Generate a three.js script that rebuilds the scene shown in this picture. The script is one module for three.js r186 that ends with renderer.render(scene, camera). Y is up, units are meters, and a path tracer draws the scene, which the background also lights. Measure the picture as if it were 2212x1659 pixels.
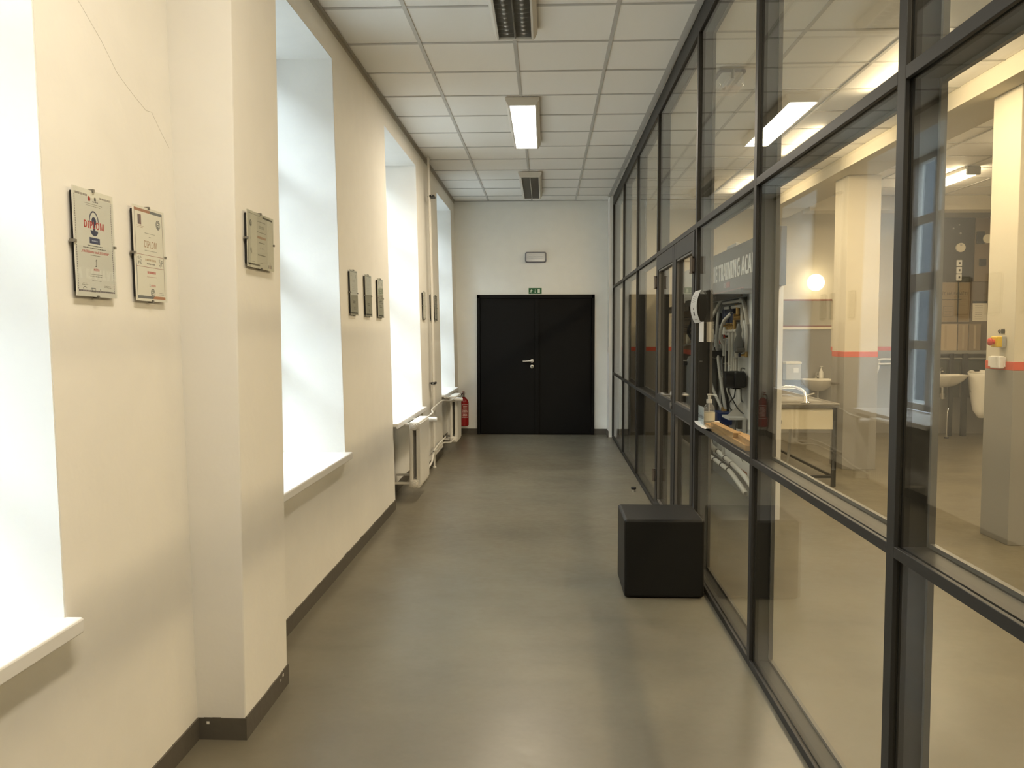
import * as THREE from 'three';
import { RoundedBoxGeometry } from 'three/addons/geometries/RoundedBoxGeometry.js';
import { mergeGeometries } from 'three/addons/utils/BufferGeometryUtils.js';
import { ImprovedNoise } from 'three/addons/math/ImprovedNoise.js';
import { RectAreaLightUniformsLib } from 'three/addons/lights/RectAreaLightUniformsLib.js';
import { FontLoader } from 'three/addons/loaders/FontLoader.js';
import { TextGeometry } from 'three/addons/geometries/TextGeometry.js';

// ---------------------------------------------------------------- camera, sky, exposure
// Metres, y up. The corridor runs along -z; "depth" d below means z = -d. The camera stands at x = 0, d = 0.
const scene = new THREE.Scene();
const camera = new THREE.PerspectiveCamera(2 * Math.atan(1659 / 2 / 1841.4) * 180 / Math.PI, 2212 / 1659, 0.05, 200);
camera.position.set(0, 1.475, 0);
camera.rotation.set(-0.0593, 0.04, -0.0013, 'YXZ');
const renderer = new THREE.WebGLRenderer({ antialias: true });
renderer.toneMapping = THREE.LinearToneMapping;
renderer.toneMappingExposure = 1.08;
renderer.shadowMap.enabled = true;
scene.background = new THREE.Color().setRGB(0.80, 0.91, 1.0);      // bright overcast sky
scene.backgroundIntensity = 14.5;
RectAreaLightUniformsLib.init();
const ROOM_LIGHT = 70, ROOM_RGB = [1, 0.76, 0.46];                  // tubes of the training room
const HALL_LIGHT = 48, HALL_RGB = [1, 0.86, 0.66];                   // the one lit corridor luminaire

// ---------------------------------------------------------------- helpers
let seed = 7;
const rnd = () => { seed = (seed * 16807) % 2147483647; return seed / 2147483647; };
const noise = new ImprovedNoise();
const V = (x, y, d) => new THREE.Vector3(x, y, -d);
const used = {};
function numbered(name) { const n = used[name] = (used[name] ?? -1) + 1; return n ? `${name}_${String(n).padStart(3, '0')}` : name; }
function metreUV(g) {                                                // uv in metres from position and normal
  const p = g.attributes.position, n = g.attributes.normal, uv = new Float32Array(p.count * 2);
  for (let i = 0; i < p.count; i++) {
    const ax = Math.abs(n.getX(i)), ay = Math.abs(n.getY(i)), az = Math.abs(n.getZ(i));
    const [u, v] = ay > ax && ay > az ? [p.getX(i), p.getZ(i)] : ax > az ? [p.getZ(i), p.getY(i)] : [p.getX(i), p.getY(i)];
    uv[2 * i] = u; uv[2 * i + 1] = v;
  }
  g.setAttribute('uv', new THREE.BufferAttribute(uv, 2));
  return g;
}
function box(x0, x1, y0, y1, d0, d1) {
  const g = new THREE.BoxGeometry(Math.abs(x1 - x0), Math.abs(y1 - y0), Math.abs(d1 - d0));
  g.translate((x0 + x1) / 2, (y0 + y1) / 2, -(d0 + d1) / 2);
  return metreUV(g);
}
function rbox(x0, x1, y0, y1, d0, d1, r = 0.004, s = 2) {
  const w = Math.abs(x1 - x0), h = Math.abs(y1 - y0), l = Math.abs(d1 - d0);
  const g = new RoundedBoxGeometry(w, h, l, s, Math.min(r, w / 2.01, h / 2.01, l / 2.01));
  g.translate((x0 + x1) / 2, (y0 + y1) / 2, -(d0 + d1) / 2);
  return metreUV(g);
}
function cyl(a, b, r, r2 = r, seg = 16) {                            // a, b: Vector3
  const l = a.distanceTo(b), g = new THREE.CylinderGeometry(r2, r, l, seg);
  g.applyQuaternion(new THREE.Quaternion().setFromUnitVectors(new THREE.Vector3(0, 1, 0), b.clone().sub(a).normalize()));
  g.translate((a.x + b.x) / 2, (a.y + b.y) / 2, (a.z + b.z) / 2);
  return g;
}
function tube(pts, r, seg = 40, rad = 10) { return new THREE.TubeGeometry(new THREE.CatmullRomCurve3(pts, false, 'catmullrom', 0.4), seg, r, rad); }
function lathe(profile, x, y, d, seg = 28) { const g = new THREE.LatheGeometry(profile.map(([r, h]) => new THREE.Vector2(r, h)), seg); g.translate(x, y, -d); return g; }
function prism(poly, depth, bevel = 0) {                             // polygon in x,y extruded along +z
  const s = new THREE.Shape(poly.map(([x, y]) => new THREE.Vector2(x, y)));
  return new THREE.ExtrudeGeometry(s, { depth, bevelEnabled: bevel > 0, bevelSize: bevel, bevelThickness: bevel, bevelSegments: 2, curveSegments: 10 });
}
function merge(list) {
  return mergeGeometries(list.map((g) => {
    const n = g.index ? g.toNonIndexed() : g;
    for (const k of Object.keys(n.attributes)) if (!['position', 'normal', 'uv'].includes(k)) n.deleteAttribute(k);
    return n;
  }));
}
function mesh(name, g, m, parent) {
  const o = new THREE.Mesh(Array.isArray(g) ? merge(g) : g, m);
  o.name = parent ? name : numbered(name);
  (parent ?? scene).add(o);
  return o;
}
function thing(name, label, category, group) {
  const o = new THREE.Group(); o.name = numbered(name); scene.add(o);
  o.userData = { label, category }; if (group) o.userData.group = group;
  return o;
}
function struct(name, label, category) {
  const o = new THREE.Group(); o.name = name; scene.add(o);
  o.userData = { kind: 'structure', label, category };
  return o;
}
const lin = (r, g, b) => new THREE.Color().setRGB(r, g, b);
const srgb = (r, g, b) => new THREE.Color(`rgb(${r},${g},${b})`);
function dataTex(n, f, color = false) {                              // f(u, v) -> [r, g, b] 0..1 or a number
  const a = new Uint8Array(n * n * 4);
  for (let j = 0; j < n; j++) for (let i = 0; i < n; i++) {
    const c = f(i / n, j / n), k = 4 * (j * n + i);
    for (let q = 0; q < 3; q++) a[k + q] = Math.max(0, Math.min(255, Math.round(255 * (Array.isArray(c) ? c[q] : c))));
    a[k + 3] = 255;
  }
  const t = new THREE.DataTexture(a, n, n); t.wrapS = t.wrapT = THREE.RepeatWrapping; t.magFilter = THREE.LinearFilter; t.minFilter = THREE.LinearMipmapLinearFilter;
  if (color) t.colorSpace = THREE.SRGBColorSpace;
  t.needsUpdate = true; return t;
}
function tileNoise(u, v, f, z) {                                     // noise that repeats over 0..1
  const s = (a, b) => noise.noise(a * f, b * f, z);
  return (1 - u) * (1 - v) * s(u, v) + u * (1 - v) * s(u - 1, v) + (1 - u) * v * s(u, v - 1) + u * v * s(u - 1, v - 1);
}
function canvasTex(w, h, draw) {
  const c = document.createElement('canvas'); c.width = w; c.height = h;
  draw(c.getContext('2d'), w, h);
  const t = new THREE.CanvasTexture(c); t.colorSpace = THREE.SRGBColorSpace; t.anisotropy = 8; return t;
}
function unitUV(g, facesLeft = false) {                               // stretch uv over the face of a flat panel (x or z is the thin axis)
  g.computeBoundingBox(); const b = g.boundingBox, s = b.getSize(new THREE.Vector3()), p = g.attributes.position, uv = g.attributes.uv;
  for (let i = 0; i < p.count; i++) {
    const u = s.x < s.z ? (facesLeft ? p.getZ(i) - b.min.z : b.max.z - p.getZ(i)) / s.z : (p.getX(i) - b.min.x) / s.x;
    uv.setXY(i, u, (p.getY(i) - b.min.y) / s.y);
  }
  return g;
}
const std = (color, roughness = 0.6, o = {}) => new THREE.MeshPhysicalMaterial({ color, roughness, ...o });

// ---------------------------------------------------------------- materials
const plasterBump = dataTex(256, (u, v) => 0.5 + 0.25 * tileNoise(u, v, 6, 1) + 0.3 * tileNoise(u, v, 34, 2) + 0.18 * tileNoise(u, v, 80, 3));
const plasterTint = dataTex(256, (u, v) => { const n = 0.985 + 0.02 * tileNoise(u, v, 4, 9) + 0.012 * tileNoise(u, v, 19, 5); return [n, n, n * 0.995]; }, true);
plasterTint.repeat.set(0.45, 0.45);
const tileBump = dataTex(256, (u, v) => 0.5 + 0.5 * tileNoise(u, v, 60, 4) + 0.3 * tileNoise(u, v, 110, 8));
tileBump.repeat.set(2, 2);
const floorTint = dataTex(1024, (u, v) => {
  const cloud = 0.5 * tileNoise(u, v, 5, 11) + 0.35 * tileNoise(u, v, 11, 12) + 0.22 * tileNoise(u, v, 25, 13);
  const st = (a, b, z) => { const s = (p, q) => noise.noise(p * a, q * b, z); return (1 - u) * (1 - v) * s(u, v) + u * (1 - v) * s(u - 1, v) + (1 - u) * v * s(u, v - 1) + u * v * s(u - 1, v - 1); };
  const wipe = 0.7 * st(6, 22, 3) + 0.35 * st(12, 46, 6);               // mop strokes across the corridor
  const mask = Math.max(0, 0.35 + tileNoise(u, v, 4, 77));
  const dark = Math.max(0, wipe - 0.02) * 0.24 * mask, pale = Math.max(0, -wipe - 0.2) * 0.10 * mask;
  const speck = Math.max(0, tileNoise(u, v, 160, 21) - 0.55) * 0.25;
  const k = 1 + 0.19 * cloud - dark + pale - speck + 0.025 * tileNoise(u, v, 200, 41);
  return [0.430 * k, 0.408 * k, 0.350 * (k - 0.02 * cloud)];
}, true);
floorTint.repeat.set(1 / 4.2, 1 / 4.2);
const floorRough = dataTex(512, (u, v) => 0.335 + 0.07 * tileNoise(u, v, 6, 14) + 0.05 * tileNoise(u, v, 22, 15) + 0.05 * tileNoise(u, v, 70, 16));
floorRough.repeat.set(1 / 3.1, 1 / 3.1);
const M = {
  wall: std(lin(0.82, 0.80, 0.75), 0.9, { map: plasterTint, bumpMap: plasterBump, bumpScale: 0.0012 }),
  endWall: std(lin(0.90, 0.90, 0.87), 0.9, { map: plasterTint, bumpMap: plasterBump, bumpScale: 0.0012 }),
  roomWall: std(lin(0.65, 0.60, 0.49), 0.9, { map: plasterTint, bumpMap: plasterBump, bumpScale: 0.0012 }),
  reveal: std(lin(0.84, 0.84, 0.82), 0.85, { map: plasterTint, bumpMap: plasterBump, bumpScale: 0.0012 }),
  wainscot: std(lin(0.26, 0.25, 0.225), 0.55),
  stripe: std(lin(0.62, 0.10, 0.05), 0.55),
  floor: std(0xffffff, 1, { map: floorTint, roughnessMap: floorRough, specularIntensity: 0.9 }),
  skirting: std(lin(0.095, 0.085, 0.068), 0.6, { bumpMap: plasterBump, bumpScale: 0.002 }),
  ceilTile: [0, 1, 2].map((i) => std(lin(0.90 - i * 0.014, 0.885 - i * 0.014, 0.84 - i * 0.014), 0.75, { bumpMap: tileBump, bumpScale: 0.0008 })),
  ceilBar: std(lin(0.52, 0.51, 0.48), 0.45),
  angle: std(lin(0.42, 0.39, 0.33), 0.5),
  slab: std(lin(0.4, 0.39, 0.37), 0.9),
  frame: std(lin(0.019, 0.0188, 0.018), 0.48, { specularIntensity: 0.7 }),
  frameBead: std(lin(0.10, 0.095, 0.085), 0.4),
  glass: new THREE.MeshPhysicalMaterial({ color: lin(0.955, 0.97, 0.96), roughness: 0, transmission: 1, thickness: 0, ior: 1.5, specularIntensity: 0.62 }),
  windowGlass: new THREE.MeshPhysicalMaterial({ color: lin(0.95, 0.97, 0.97), roughness: 0, transmission: 1, thickness: 0, ior: 1.5 }),
  windowFrame: std(lin(0.55, 0.53, 0.49), 0.4),
  sill: std(lin(0.86, 0.85, 0.82), 0.3),
  blackDoor: std(lin(0.0045, 0.0045, 0.0042), 0.6, { specularIntensity: 0.35 }),
  steel: std(lin(0.62, 0.61, 0.58), 0.3, { metalness: 1 }),
  chrome: std(lin(0.8, 0.8, 0.79), 0.12, { metalness: 1 }),
  louvre: std(lin(0.42, 0.41, 0.38), 0.32, { metalness: 0.9 }),
  lampWhite: std(lin(0.72, 0.69, 0.62), 0.45),
  tubeOff: std(lin(0.75, 0.75, 0.73), 0.3),
  leather: std(lin(0.0055, 0.0055, 0.0045), 0.5, { specularIntensity: 0.55, bumpMap: tileBump, bumpScale: 0.0004 }),
  seam: std(lin(0.009, 0.009, 0.008), 0.5, { specularIntensity: 0.6 }),
  radiator: std(lin(0.76, 0.73, 0.66), 0.35),
  pipeWhite: std(lin(0.74, 0.71, 0.64), 0.4),
  paper: std(lin(0.80, 0.79, 0.76), 0.8),
  blackPlastic: std(lin(0.012, 0.012, 0.012), 0.45),
  grey: std(lin(0.22, 0.22, 0.21), 0.5),
  midGrey: std(lin(0.40, 0.40, 0.38), 0.5),
  white: std(lin(0.80, 0.79, 0.76), 0.4),
  ceramic: std(lin(0.84, 0.81, 0.74), 0.12, { clearcoat: 0.6, clearcoatRoughness: 0.05 }),
  brass: std(lin(0.55, 0.36, 0.14), 0.3, { metalness: 1 }),
  blue: std(lin(0.01, 0.03, 0.14), 0.4),
  navy: std(lin(0.012, 0.018, 0.05), 0.5),
  red: std(lin(0.30, 0.012, 0.012), 0.25),
  signalRed: std(lin(0.55, 0.05, 0.03), 0.35),
  yellow: std(lin(0.70, 0.47, 0.02), 0.4),
  cream: std(lin(0.80, 0.74, 0.58), 0.4),
  worktop: std(lin(0.16, 0.15, 0.135), 0.3),
  brown: std(lin(0.20, 0.145, 0.09), 0.6),
  redBrown: std(lin(0.22, 0.07, 0.045), 0.5),
  board: std(lin(0.032, 0.028, 0.022), 0.6),
  clearPlastic: new THREE.MeshPhysicalMaterial({ color: lin(0.93, 0.94, 0.96), roughness: 0.08, transmission: 0.9, thickness: 0, ior: 1.49 }),
  hinge: std(lin(0.20, 0.17, 0.14), 0.35, { metalness: 0.8 }),
  clip: std(lin(0.25, 0.24, 0.22), 0.4, { metalness: 0.9 }),
  rubber: std(lin(0.01, 0.01, 0.01), 0.7),
};
const woodTint = dataTex(256, (u, v) => { const n = 0.5 + 0.5 * tileNoise(u, v, 5, 51), l = Math.sin((v * 22 + 1.6 * tileNoise(u, v, 3, 52)) * 6.283); const k = 0.92 + 0.06 * l + 0.06 * n; return [0.80 * k, 0.64 * k, 0.44 * k]; }, true);
M.wood = std(0xffffff, 0.6, { map: woodTint });

// ================================================================ THE SETTING
const CEIL = 3.376, RCEIL = 3.278, END = 12.40, REND = 12.72, BACK = -2.6;
const LEAN = 0.0205, LX = -1.265;                                    // the old outer wall leans a little
const wallX = (y) => LX - LEAN * y;
function lean(g) { const p = g.attributes.position; for (let i = 0; i < p.count; i++) p.setX(i, p.getX(i) - LEAN * p.getY(i)); return g; }

// floor: one poured floor through corridor and training room
const floor = struct('floor', 'grey-beige poured concrete floor with cloudy wipe marks', 'floor');
mesh('slab', box(-1.70, 7.7, -0.15, 0, BACK - 0.1, REND + 0.2), M.floor, floor);

// left wall with four deep window openings
const WIN = [[0.49, 2.185], [3.70, 5.36], [7.06, 8.76], [10.40, 11.94]], SILL = 0.72, LINT = 3.185, WT = 0.56, NICHE = 0.13;
const wallLeft = struct('wall_left', 'cream plastered window wall with deep openings and a pilaster', 'wall');
{
  const parts = [], edges = [BACK - 0.1, ...WIN.flat(), REND + 0.2];
  for (let i = 0; i < edges.length; i += 2) parts.push(lean(box(LX - WT, LX, 0, 3.6, edges[i], edges[i + 1])));
  WIN.forEach(([a, b], i) => {
    parts.push(lean(box(LX - WT, LX - (i > 1 ? NICHE : 0), 0, SILL - 0.028, a, b)));
    parts.push(lean(box(LX - WT, LX, LINT, 3.6, a, b)));
  });
  mesh('plaster', parts, M.wall, wallLeft);
  const reveals = [];                                                // white painted linings of the openings, 4 mm of plaster
  for (const [a, b] of WIN) {
    reveals.push(lean(box(LX - WT, LX - 0.002, SILL, LINT, b - 0.004, b)), lean(box(LX - WT, LX - 0.002, SILL, LINT, a, a + 0.004)));
    reveals.push(lean(box(LX - WT, LX - 0.002, LINT - 0.004, LINT, a, b)));
  }
  reveals.forEach((g) => mesh('reveal_lining', g, M.reveal, wallLeft));
  mesh('pilaster', rbox(-1.45, -1.09, 0, 3.376, 2.98, 3.48, 0.006), M.wall, wallLeft);
  const crack = (pts, x) => {                                        // hairline crack in the plaster
    const gs = [];
    for (let i = 0; i + 1 < pts.length; i++) {
      const [y0, d0] = pts[i], [y1, d1] = pts[i + 1];
      gs.push(cyl(V(x(y0), y0, d0), V(x(y1), y1, d1), 0.0006, 0.0006, 5));
    }
    mesh('hairline_crack', gs, std(lin(0.45, 0.42, 0.36), 0.9), wallLeft);
  };
  crack([[2.45, 2.33], [2.40, 2.42], [2.34, 2.52], [2.27, 2.61], [2.235, 2.70], [2.205, 2.79], [2.21, 2.83], [2.17, 2.88], [2.12, 2.95]], wallX);
}
const wallFar = struct('wall_far', 'white end wall of the corridor around the black double door', 'wall');
mesh('plaster', [box(-1.9, -1.004, 0, 3.6, END, END + 0.25), box(0.70, 0.886, 0, 3.6, END, END + 0.25), box(-1.004, 0.70, 2.034, 3.6, END, END + 0.25), box(-1.0, 0.70, 0, 2.03, END + 0.12, END + 0.25)], M.endWall, wallFar);
mesh('pier', rbox(0.886, 1.06, 0, 3.6, 12.09, REND + 0.2, 0.004), M.endWall, wallFar);
const wallBack = struct('wall_back', 'plain white wall behind the camera', 'wall');
mesh('plaster', box(-1.9, 7.7, 0, 3.6, BACK - 0.25, BACK), M.wall, wallBack);

// skirting of the corridor: dark resin upstand with a ragged painted edge
const bbLeft = struct('baseboard_left', 'dark brown-grey skirting along the window wall', 'skirting');
{
  const run = (x0, x1, d0, d1) => {
    const along = Math.abs(d1 - d0) > Math.abs(x1 - x0), n = Math.max(2, Math.round((along ? Math.abs(d1 - d0) : Math.abs(x1 - x0)) / 0.03)), gs = [];
    const g = along ? box(x0, x1, 0, 0.08, d0, d1) : box(x0, x1, 0, 0.08, d0, d1);
    gs.push(g);
    for (let i = 0; i < n; i++) {                                    // uneven top edge in short steps
      const t0 = i / n, t1 = (i + 1) / n, h = 0.0802 + 0.007 * Math.max(0, noise.noise(i * 0.31, d0 * 3, x0 * 5));
      gs.push(along ? box(x0, x1, 0.08, h, d0 + (d1 - d0) * t0, d0 + (d1 - d0) * t1) : box(x0 + (x1 - x0) * t0, x0 + (x1 - x0) * t1, 0.08, h, d0, d1));
    }
    mesh('skirting_strip', gs, M.skirting, bbLeft);
  };
  run(LX - 0.02, LX + 0.005, BACK, 2.975); run(LX - 0.01, -1.085, 2.975, 2.981); run(-1.092, -1.085, 2.981, 3.479); run(LX - 0.01, -1.085, 3.479, 3.485);
  run(LX - 0.02, LX + 0.005, 3.485, 7.06); run(LX - NICHE - 0.01, LX - NICHE + 0.005, 7.06, 8.76); run(LX - 0.02, LX + 0.005, 8.76, 10.40); run(LX - NICHE - 0.01, LX - NICHE + 0.005, 10.40, 11.94); run(LX - 0.02, LX + 0.005, 11.94, END);
}
for (const [x0, x1, y0, y1, d0, d1] of [[-1.232, -1.222, 0.058, 0.068, 2.9742, 2.9755], [-1.0855, -1.0842, 0.060, 0.072, 3.40, 3.412], [-1.0855, -1.0842, 0.052, 0.061, 3.372, 3.380]]) mesh('paint_chip', box(x0, x1, y0, y1, d0, d1), M.wall, bbLeft);
const bbFar = struct('baseboard_far', 'dark skirting on both sides of the black door', 'skirting');
mesh('skirting_strip', box(-1.25, -1.006, 0, 0.085, END - 0.012, END + 0.01), M.skirting, bbFar);
mesh('skirting_strip', box(0.702, 0.886, 0, 0.085, END - 0.012, END + 0.01), M.skirting, bbFar);
mesh('skirting_strip', box(0.874, 0.888, 0, 0.085, 12.09, END), M.skirting, bbFar);

// windows: three lights wide, each with two small panes above and below the transom bar
WIN.forEach(([a, b], i) => {
  const w = struct(`window_${i + 1}`, ['tall window nearest the camera above the leftmost sill', 'tall window just behind the pilaster', 'tall window above the nearer radiator', 'tall window above the radiator by the extinguisher'][i], 'window');
  const x0 = LX - 0.515, x1 = LX - 0.445, bar = (y0, y1, d0, d1, dx = 0) => mesh('glazing_bar', lean(box(x0 + dx, x1 - dx, y0, y1, d0, d1)), M.windowFrame, w);
  const y0 = SILL + 0.01, y1 = LINT - 0.004, step = (b - a) / 3;
  bar(y0, y0 + 0.06, a + 0.004, b - 0.004); bar(y1 - 0.06, y1, a + 0.004, b - 0.004); bar(1.88, 2.05, a + 0.004, b - 0.004);
  bar(y0, y1, a + 0.004, a + 0.07); bar(y0, y1, b - 0.07, b - 0.004);
  for (let k = 1; k < 3; k++) bar(y0, y1, a + k * step - 0.055, a + k * step + 0.055);
  const rows = [[y0 + 0.06, 1.315], [1.40, 1.88], [2.05, 2.525], [2.61, y1 - 0.06]];
  for (let k = 0; k < 3; k++) {
    const d0 = a + k * step + (k ? 0.055 : 0.07), d1 = a + (k + 1) * step - (k < 2 ? 0.055 : 0.07);
    bar(1.315, 1.40, d0, d1, 0.012); bar(2.525, 2.61, d0, d1, 0.012);
    for (const [p, q] of rows) mesh('pane', lean(box(x0 + 0.032, x0 + 0.036, p, q, d0, d1)), M.windowGlass, w);
  }
  const sill = lean(rbox(LX - 0.46, LX + 0.045, SILL - 0.028, SILL, a - 0.008, b + 0.008, 0.007));
  mesh('window_sill', sill, M.sill, w);
  mesh('sill_nosing', lean(rbox(LX + 0.028, LX + 0.0455, SILL - 0.042, SILL - 0.003, a - 0.0085, b + 0.0085, 0.005)), M.sill, w);
});

// corridor ceiling: mineral tiles in a visible grid
const ceiling = struct('ceiling', 'suspended corridor ceiling of pale mineral tiles', 'ceiling');
const bars = [-0.8314, -0.2064, 0.4186], ROW0 = 5.0804 - 0.625 * 12;
mesh('slab', box(-1.9, 1.0, 3.45, 3.6, BACK - 0.1, REND + 0.2), M.slab, ceiling);
{
  const cols = [[wallX(CEIL), bars[0]], [bars[0], bars[1]], [bars[1], bars[2]], [bars[2], 0.95]];
  for (let r = 0; r < 24; r++) {
    const d0 = ROW0 + r * 0.625, d1 = Math.min(d0 + 0.625, END);
    if (d0 >= END - 0.02) break;
    for (const [a, b] of cols) {
      const dy = 0.0025 * (rnd() - 0.5), t = box(a + 0.005, b - 0.005, CEIL + 0.006 + dy, CEIL + 0.021 + dy, d0 + 0.005, d1 - 0.005);
      mesh('ceiling_tile', t, M.ceilTile[Math.floor(rnd() * 3)], ceiling);
    }
    if (d0 > BACK) mesh('cross_tee', box(wallX(CEIL), 0.93, CEIL + 0.001, CEIL + 0.012, d0 - 0.012, d0 + 0.012), M.ceilBar, ceiling);
  }
  for (const x of bars) mesh('runner', box(x - 0.012, x + 0.012, CEIL, CEIL + 0.03, BACK, END), M.ceilBar, ceiling);
  mesh('wall_angle', [box(wallX(CEIL) - 0.005, wallX(CEIL) + 0.026, CEIL - 0.002, CEIL + 0.001, BACK, END), box(wallX(CEIL) - 0.005, wallX(CEIL) + 0.004, CEIL - 0.03, CEIL, BACK, END)], M.angle, ceiling);
  mesh('wall_angle', box(wallX(CEIL), 0.886, CEIL - 0.002, CEIL + 0.001, END - 0.024, END), M.ceilBar, ceiling);
  mesh('wall_angle', box(0.86, 0.90, CEIL - 0.002, CEIL + 0.001, BACK, 12.09), M.ceilBar, ceiling);
}

// ---------------------------------------------------------------- glazed partition (turned a quarter of a degree)
const PX = 0.882, PT = -0.0042;
const partition = struct('wall_partition', 'dark steel framed glass wall between corridor and training room', 'glass wall');
partition.position.x = PX; partition.rotation.y = PT;
const MUL = [-2.30, -0.80, 0.70, 2.220, 3.752, 5.23, 7.12, 8.78, 10.40, 12.06], TR = [[0.0, 0.032], [0.898, 0.928], [2.104, 2.138], [3.255, 3.30]];
{
  const D = 0.10;
  MUL.forEach((d, i) => {
    mesh('mullion', [rbox(0, 0.012, 0, 3.30, d - 0.0245, d + 0.0245, 0.002), box(0.020, D, 0, 3.30, d - 0.022, d + 0.022), box(0.011, 0.021, 0, 3.30, d - 0.017, d + 0.017)], M.frame, partition);
    for (const s of [-1, 1]) if (!((i === 5 && s > 0) || (i === 6 && s < 0))) mesh('glazing_bead', box(D - 0.016, D, 0.04, 3.25, d + s * 0.022, d + s * 0.034), M.frameBead, partition);
  });
  for (let i = 0; i + 1 < MUL.length; i++) {
    const a = MUL[i] + 0.0245, b = MUL[i + 1] - 0.0245, doorBay = i === 5;
    TR.forEach(([y0, y1], k) => {
      if (doorBay && k < 2) return;
      mesh('transom', [rbox(0, 0.012, y0, y1, a, b, 0.002), box(0.020, D, y0 + 0.001, y1 - 0.001, a, b), box(0.011, 0.021, y0 + 0.006, y1 - 0.006, a, b)], M.frame, partition);
      if (k < 3) mesh('glazing_bead', box(D - 0.014, D, y1 - 0.001, y1 + 0.010, a, b), M.frameBead, partition);
      if (k > 0) mesh('glazing_bead', box(D - 0.014, D, y0 - 0.010, y0 + 0.001, a, b), M.frameBead, partition);
    });
    for (let k = doorBay ? 2 : 0; k < 3; k++) mesh('glass_pane', box(0.0125, 0.0195, TR[k][1] - 0.004, TR[k + 1][0] + 0.004, a - 0.006, b + 0.006), M.glass, partition);
  }
  mesh('head_panel', box(0.002, 0.10, 3.30, 3.46, BACK, 12.09), M.frame, partition);
}
// two glazed leaves in the partition
function glazedLeaf(name, label, d0, d1, hinge) {
  const g = struct(name, label, 'door'); g.position.x = PX; g.rotation.y = PT;
  const t0 = -0.004, t1 = 0.056, s = 0.085;
  for (const [a, b] of [[d0, d0 + s], [d1 - s, d1]]) mesh('stile', rbox(t0, t1, 0.012, 2.098, a, b, 0.003), M.frame, g);
  for (const [y0, y1] of [[0.012, 0.10], [0.905, 0.985], [1.985, 2.098]]) mesh('rail', rbox(t0, t1, y0, y1, d0 + s, d1 - s, 0.003), M.frame, g);
  for (const [y0, y1] of [[0.10, 0.905], [0.985, 1.985]]) {
    mesh('glass_pane', box(0.022, 0.029, y0 - 0.004, y1 + 0.004, d0 + s - 0.004, d1 - s + 0.004), M.glass, g);
    mesh('glazing_bead', [box(0.002, 0.020, y0, y0 + 0.012, d0 + s, d1 - s), box(0.002, 0.020, y1 - 0.012, y1, d0 + s, d1 - s), box(0.002, 0.020, y0, y1, d0 + s, d0 + s + 0.012), box(0.002, 0.020, y0, y1, d1 - s - 0.012, d1 - s)], M.frameBead, g);
  }
  for (const y of [0.30, 1.89]) {
    const h = mesh('hinge', [cyl(V(-0.016, y - 0.045, hinge), V(-0.016, y + 0.045, hinge), 0.012), box(-0.016, -0.003, y - 0.04, y + 0.04, hinge - 0.02, hinge + 0.02)], M.hinge, g);
    mesh('hinge_cap', [cyl(V(-0.016, y + 0.045, hinge), V(-0.016, y + 0.052, hinge), 0.0145), cyl(V(-0.016, y - 0.052, hinge), V(-0.016, y - 0.045, hinge), 0.0145)], M.hinge, h);
  }
  return g;
}
const leafFar = glazedLeaf('door_2', 'farther leaf of the glazed double door, with the lever handle', 6.118, 7.085, 7.075);
glazedLeaf('door_3', 'nearer leaf of the glazed double door', 5.266, 6.112, 5.28);
for (const x of [-0.006, 0.058]) {
  const s = x < 0 ? -1 : 1, h = mesh('lever_handle', [cyl(V(x, 1.03, 6.165), V(x + s * 0.008, 1.03, 6.165), 0.026), cyl(V(x, 1.03, 6.165), V(x + s * 0.055, 1.03, 6.165), 0.009), cyl(V(x + s * 0.05, 1.03, 6.158), V(x + s * 0.05, 1.03, 6.30), 0.010)], M.steel, leafFar);
  mesh('lock_rose', cyl(V(x, 0.955, 6.165), V(x + s * 0.008, 0.955, 6.165), 0.026), M.steel, h);
}

// ---------------------------------------------------------------- black double door at the end of the corridor
const door = struct('door_1', 'matt black double door closing the far end of the corridor', 'door');
mesh('door_frame', [box(-1.004, -0.962, 0, 2.034, END - 0.03, END + 0.12), box(0.658, 0.70, 0, 2.034, END - 0.03, END + 0.12), box(-1.004, 0.70, 1.985, 2.034, END - 0.03, END + 0.12)], M.blackDoor, door);
const leafA = mesh('door_leaf', rbox(-0.958, -0.136, 0.008, 1.982, END - 0.005, END + 0.04, 0.003), M.blackDoor, door);
mesh('door_leaf', rbox(-0.130, 0.654, 0.008, 1.982, END + 0.005, END + 0.05, 0.003), M.blackDoor, door);
mesh('cover_strip', rbox(-0.165, -0.105, 0.008, 1.982, END - 0.018, END - 0.005, 0.003), M.blackDoor, leafA);
mesh('lever_handle', [cyl(V(-0.205, 1.075, END - 0.005), V(-0.205, 1.075, END - 0.014), 0.027), cyl(V(-0.205, 1.075, END - 0.01), V(-0.205, 1.075, END - 0.06), 0.009), cyl(V(-0.198, 1.075, END - 0.055), V(-0.338, 1.071, END - 0.055), 0.0095)], M.steel, leafA);
mesh('keyhole_rose', [lathe([[0.010, 0], [0.027, 0], [0.027, 0.009], [0.010, 0.009]], 0, 0, 0).rotateX(Math.PI / 2).translate(-0.205, 0.992, -(END - 0.005))], M.steel, leafA);
mesh('threshold', box(-1.004, 0.70, 0, 0.006, END - 0.02, END + 0.06), M.blackDoor, door);

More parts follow.
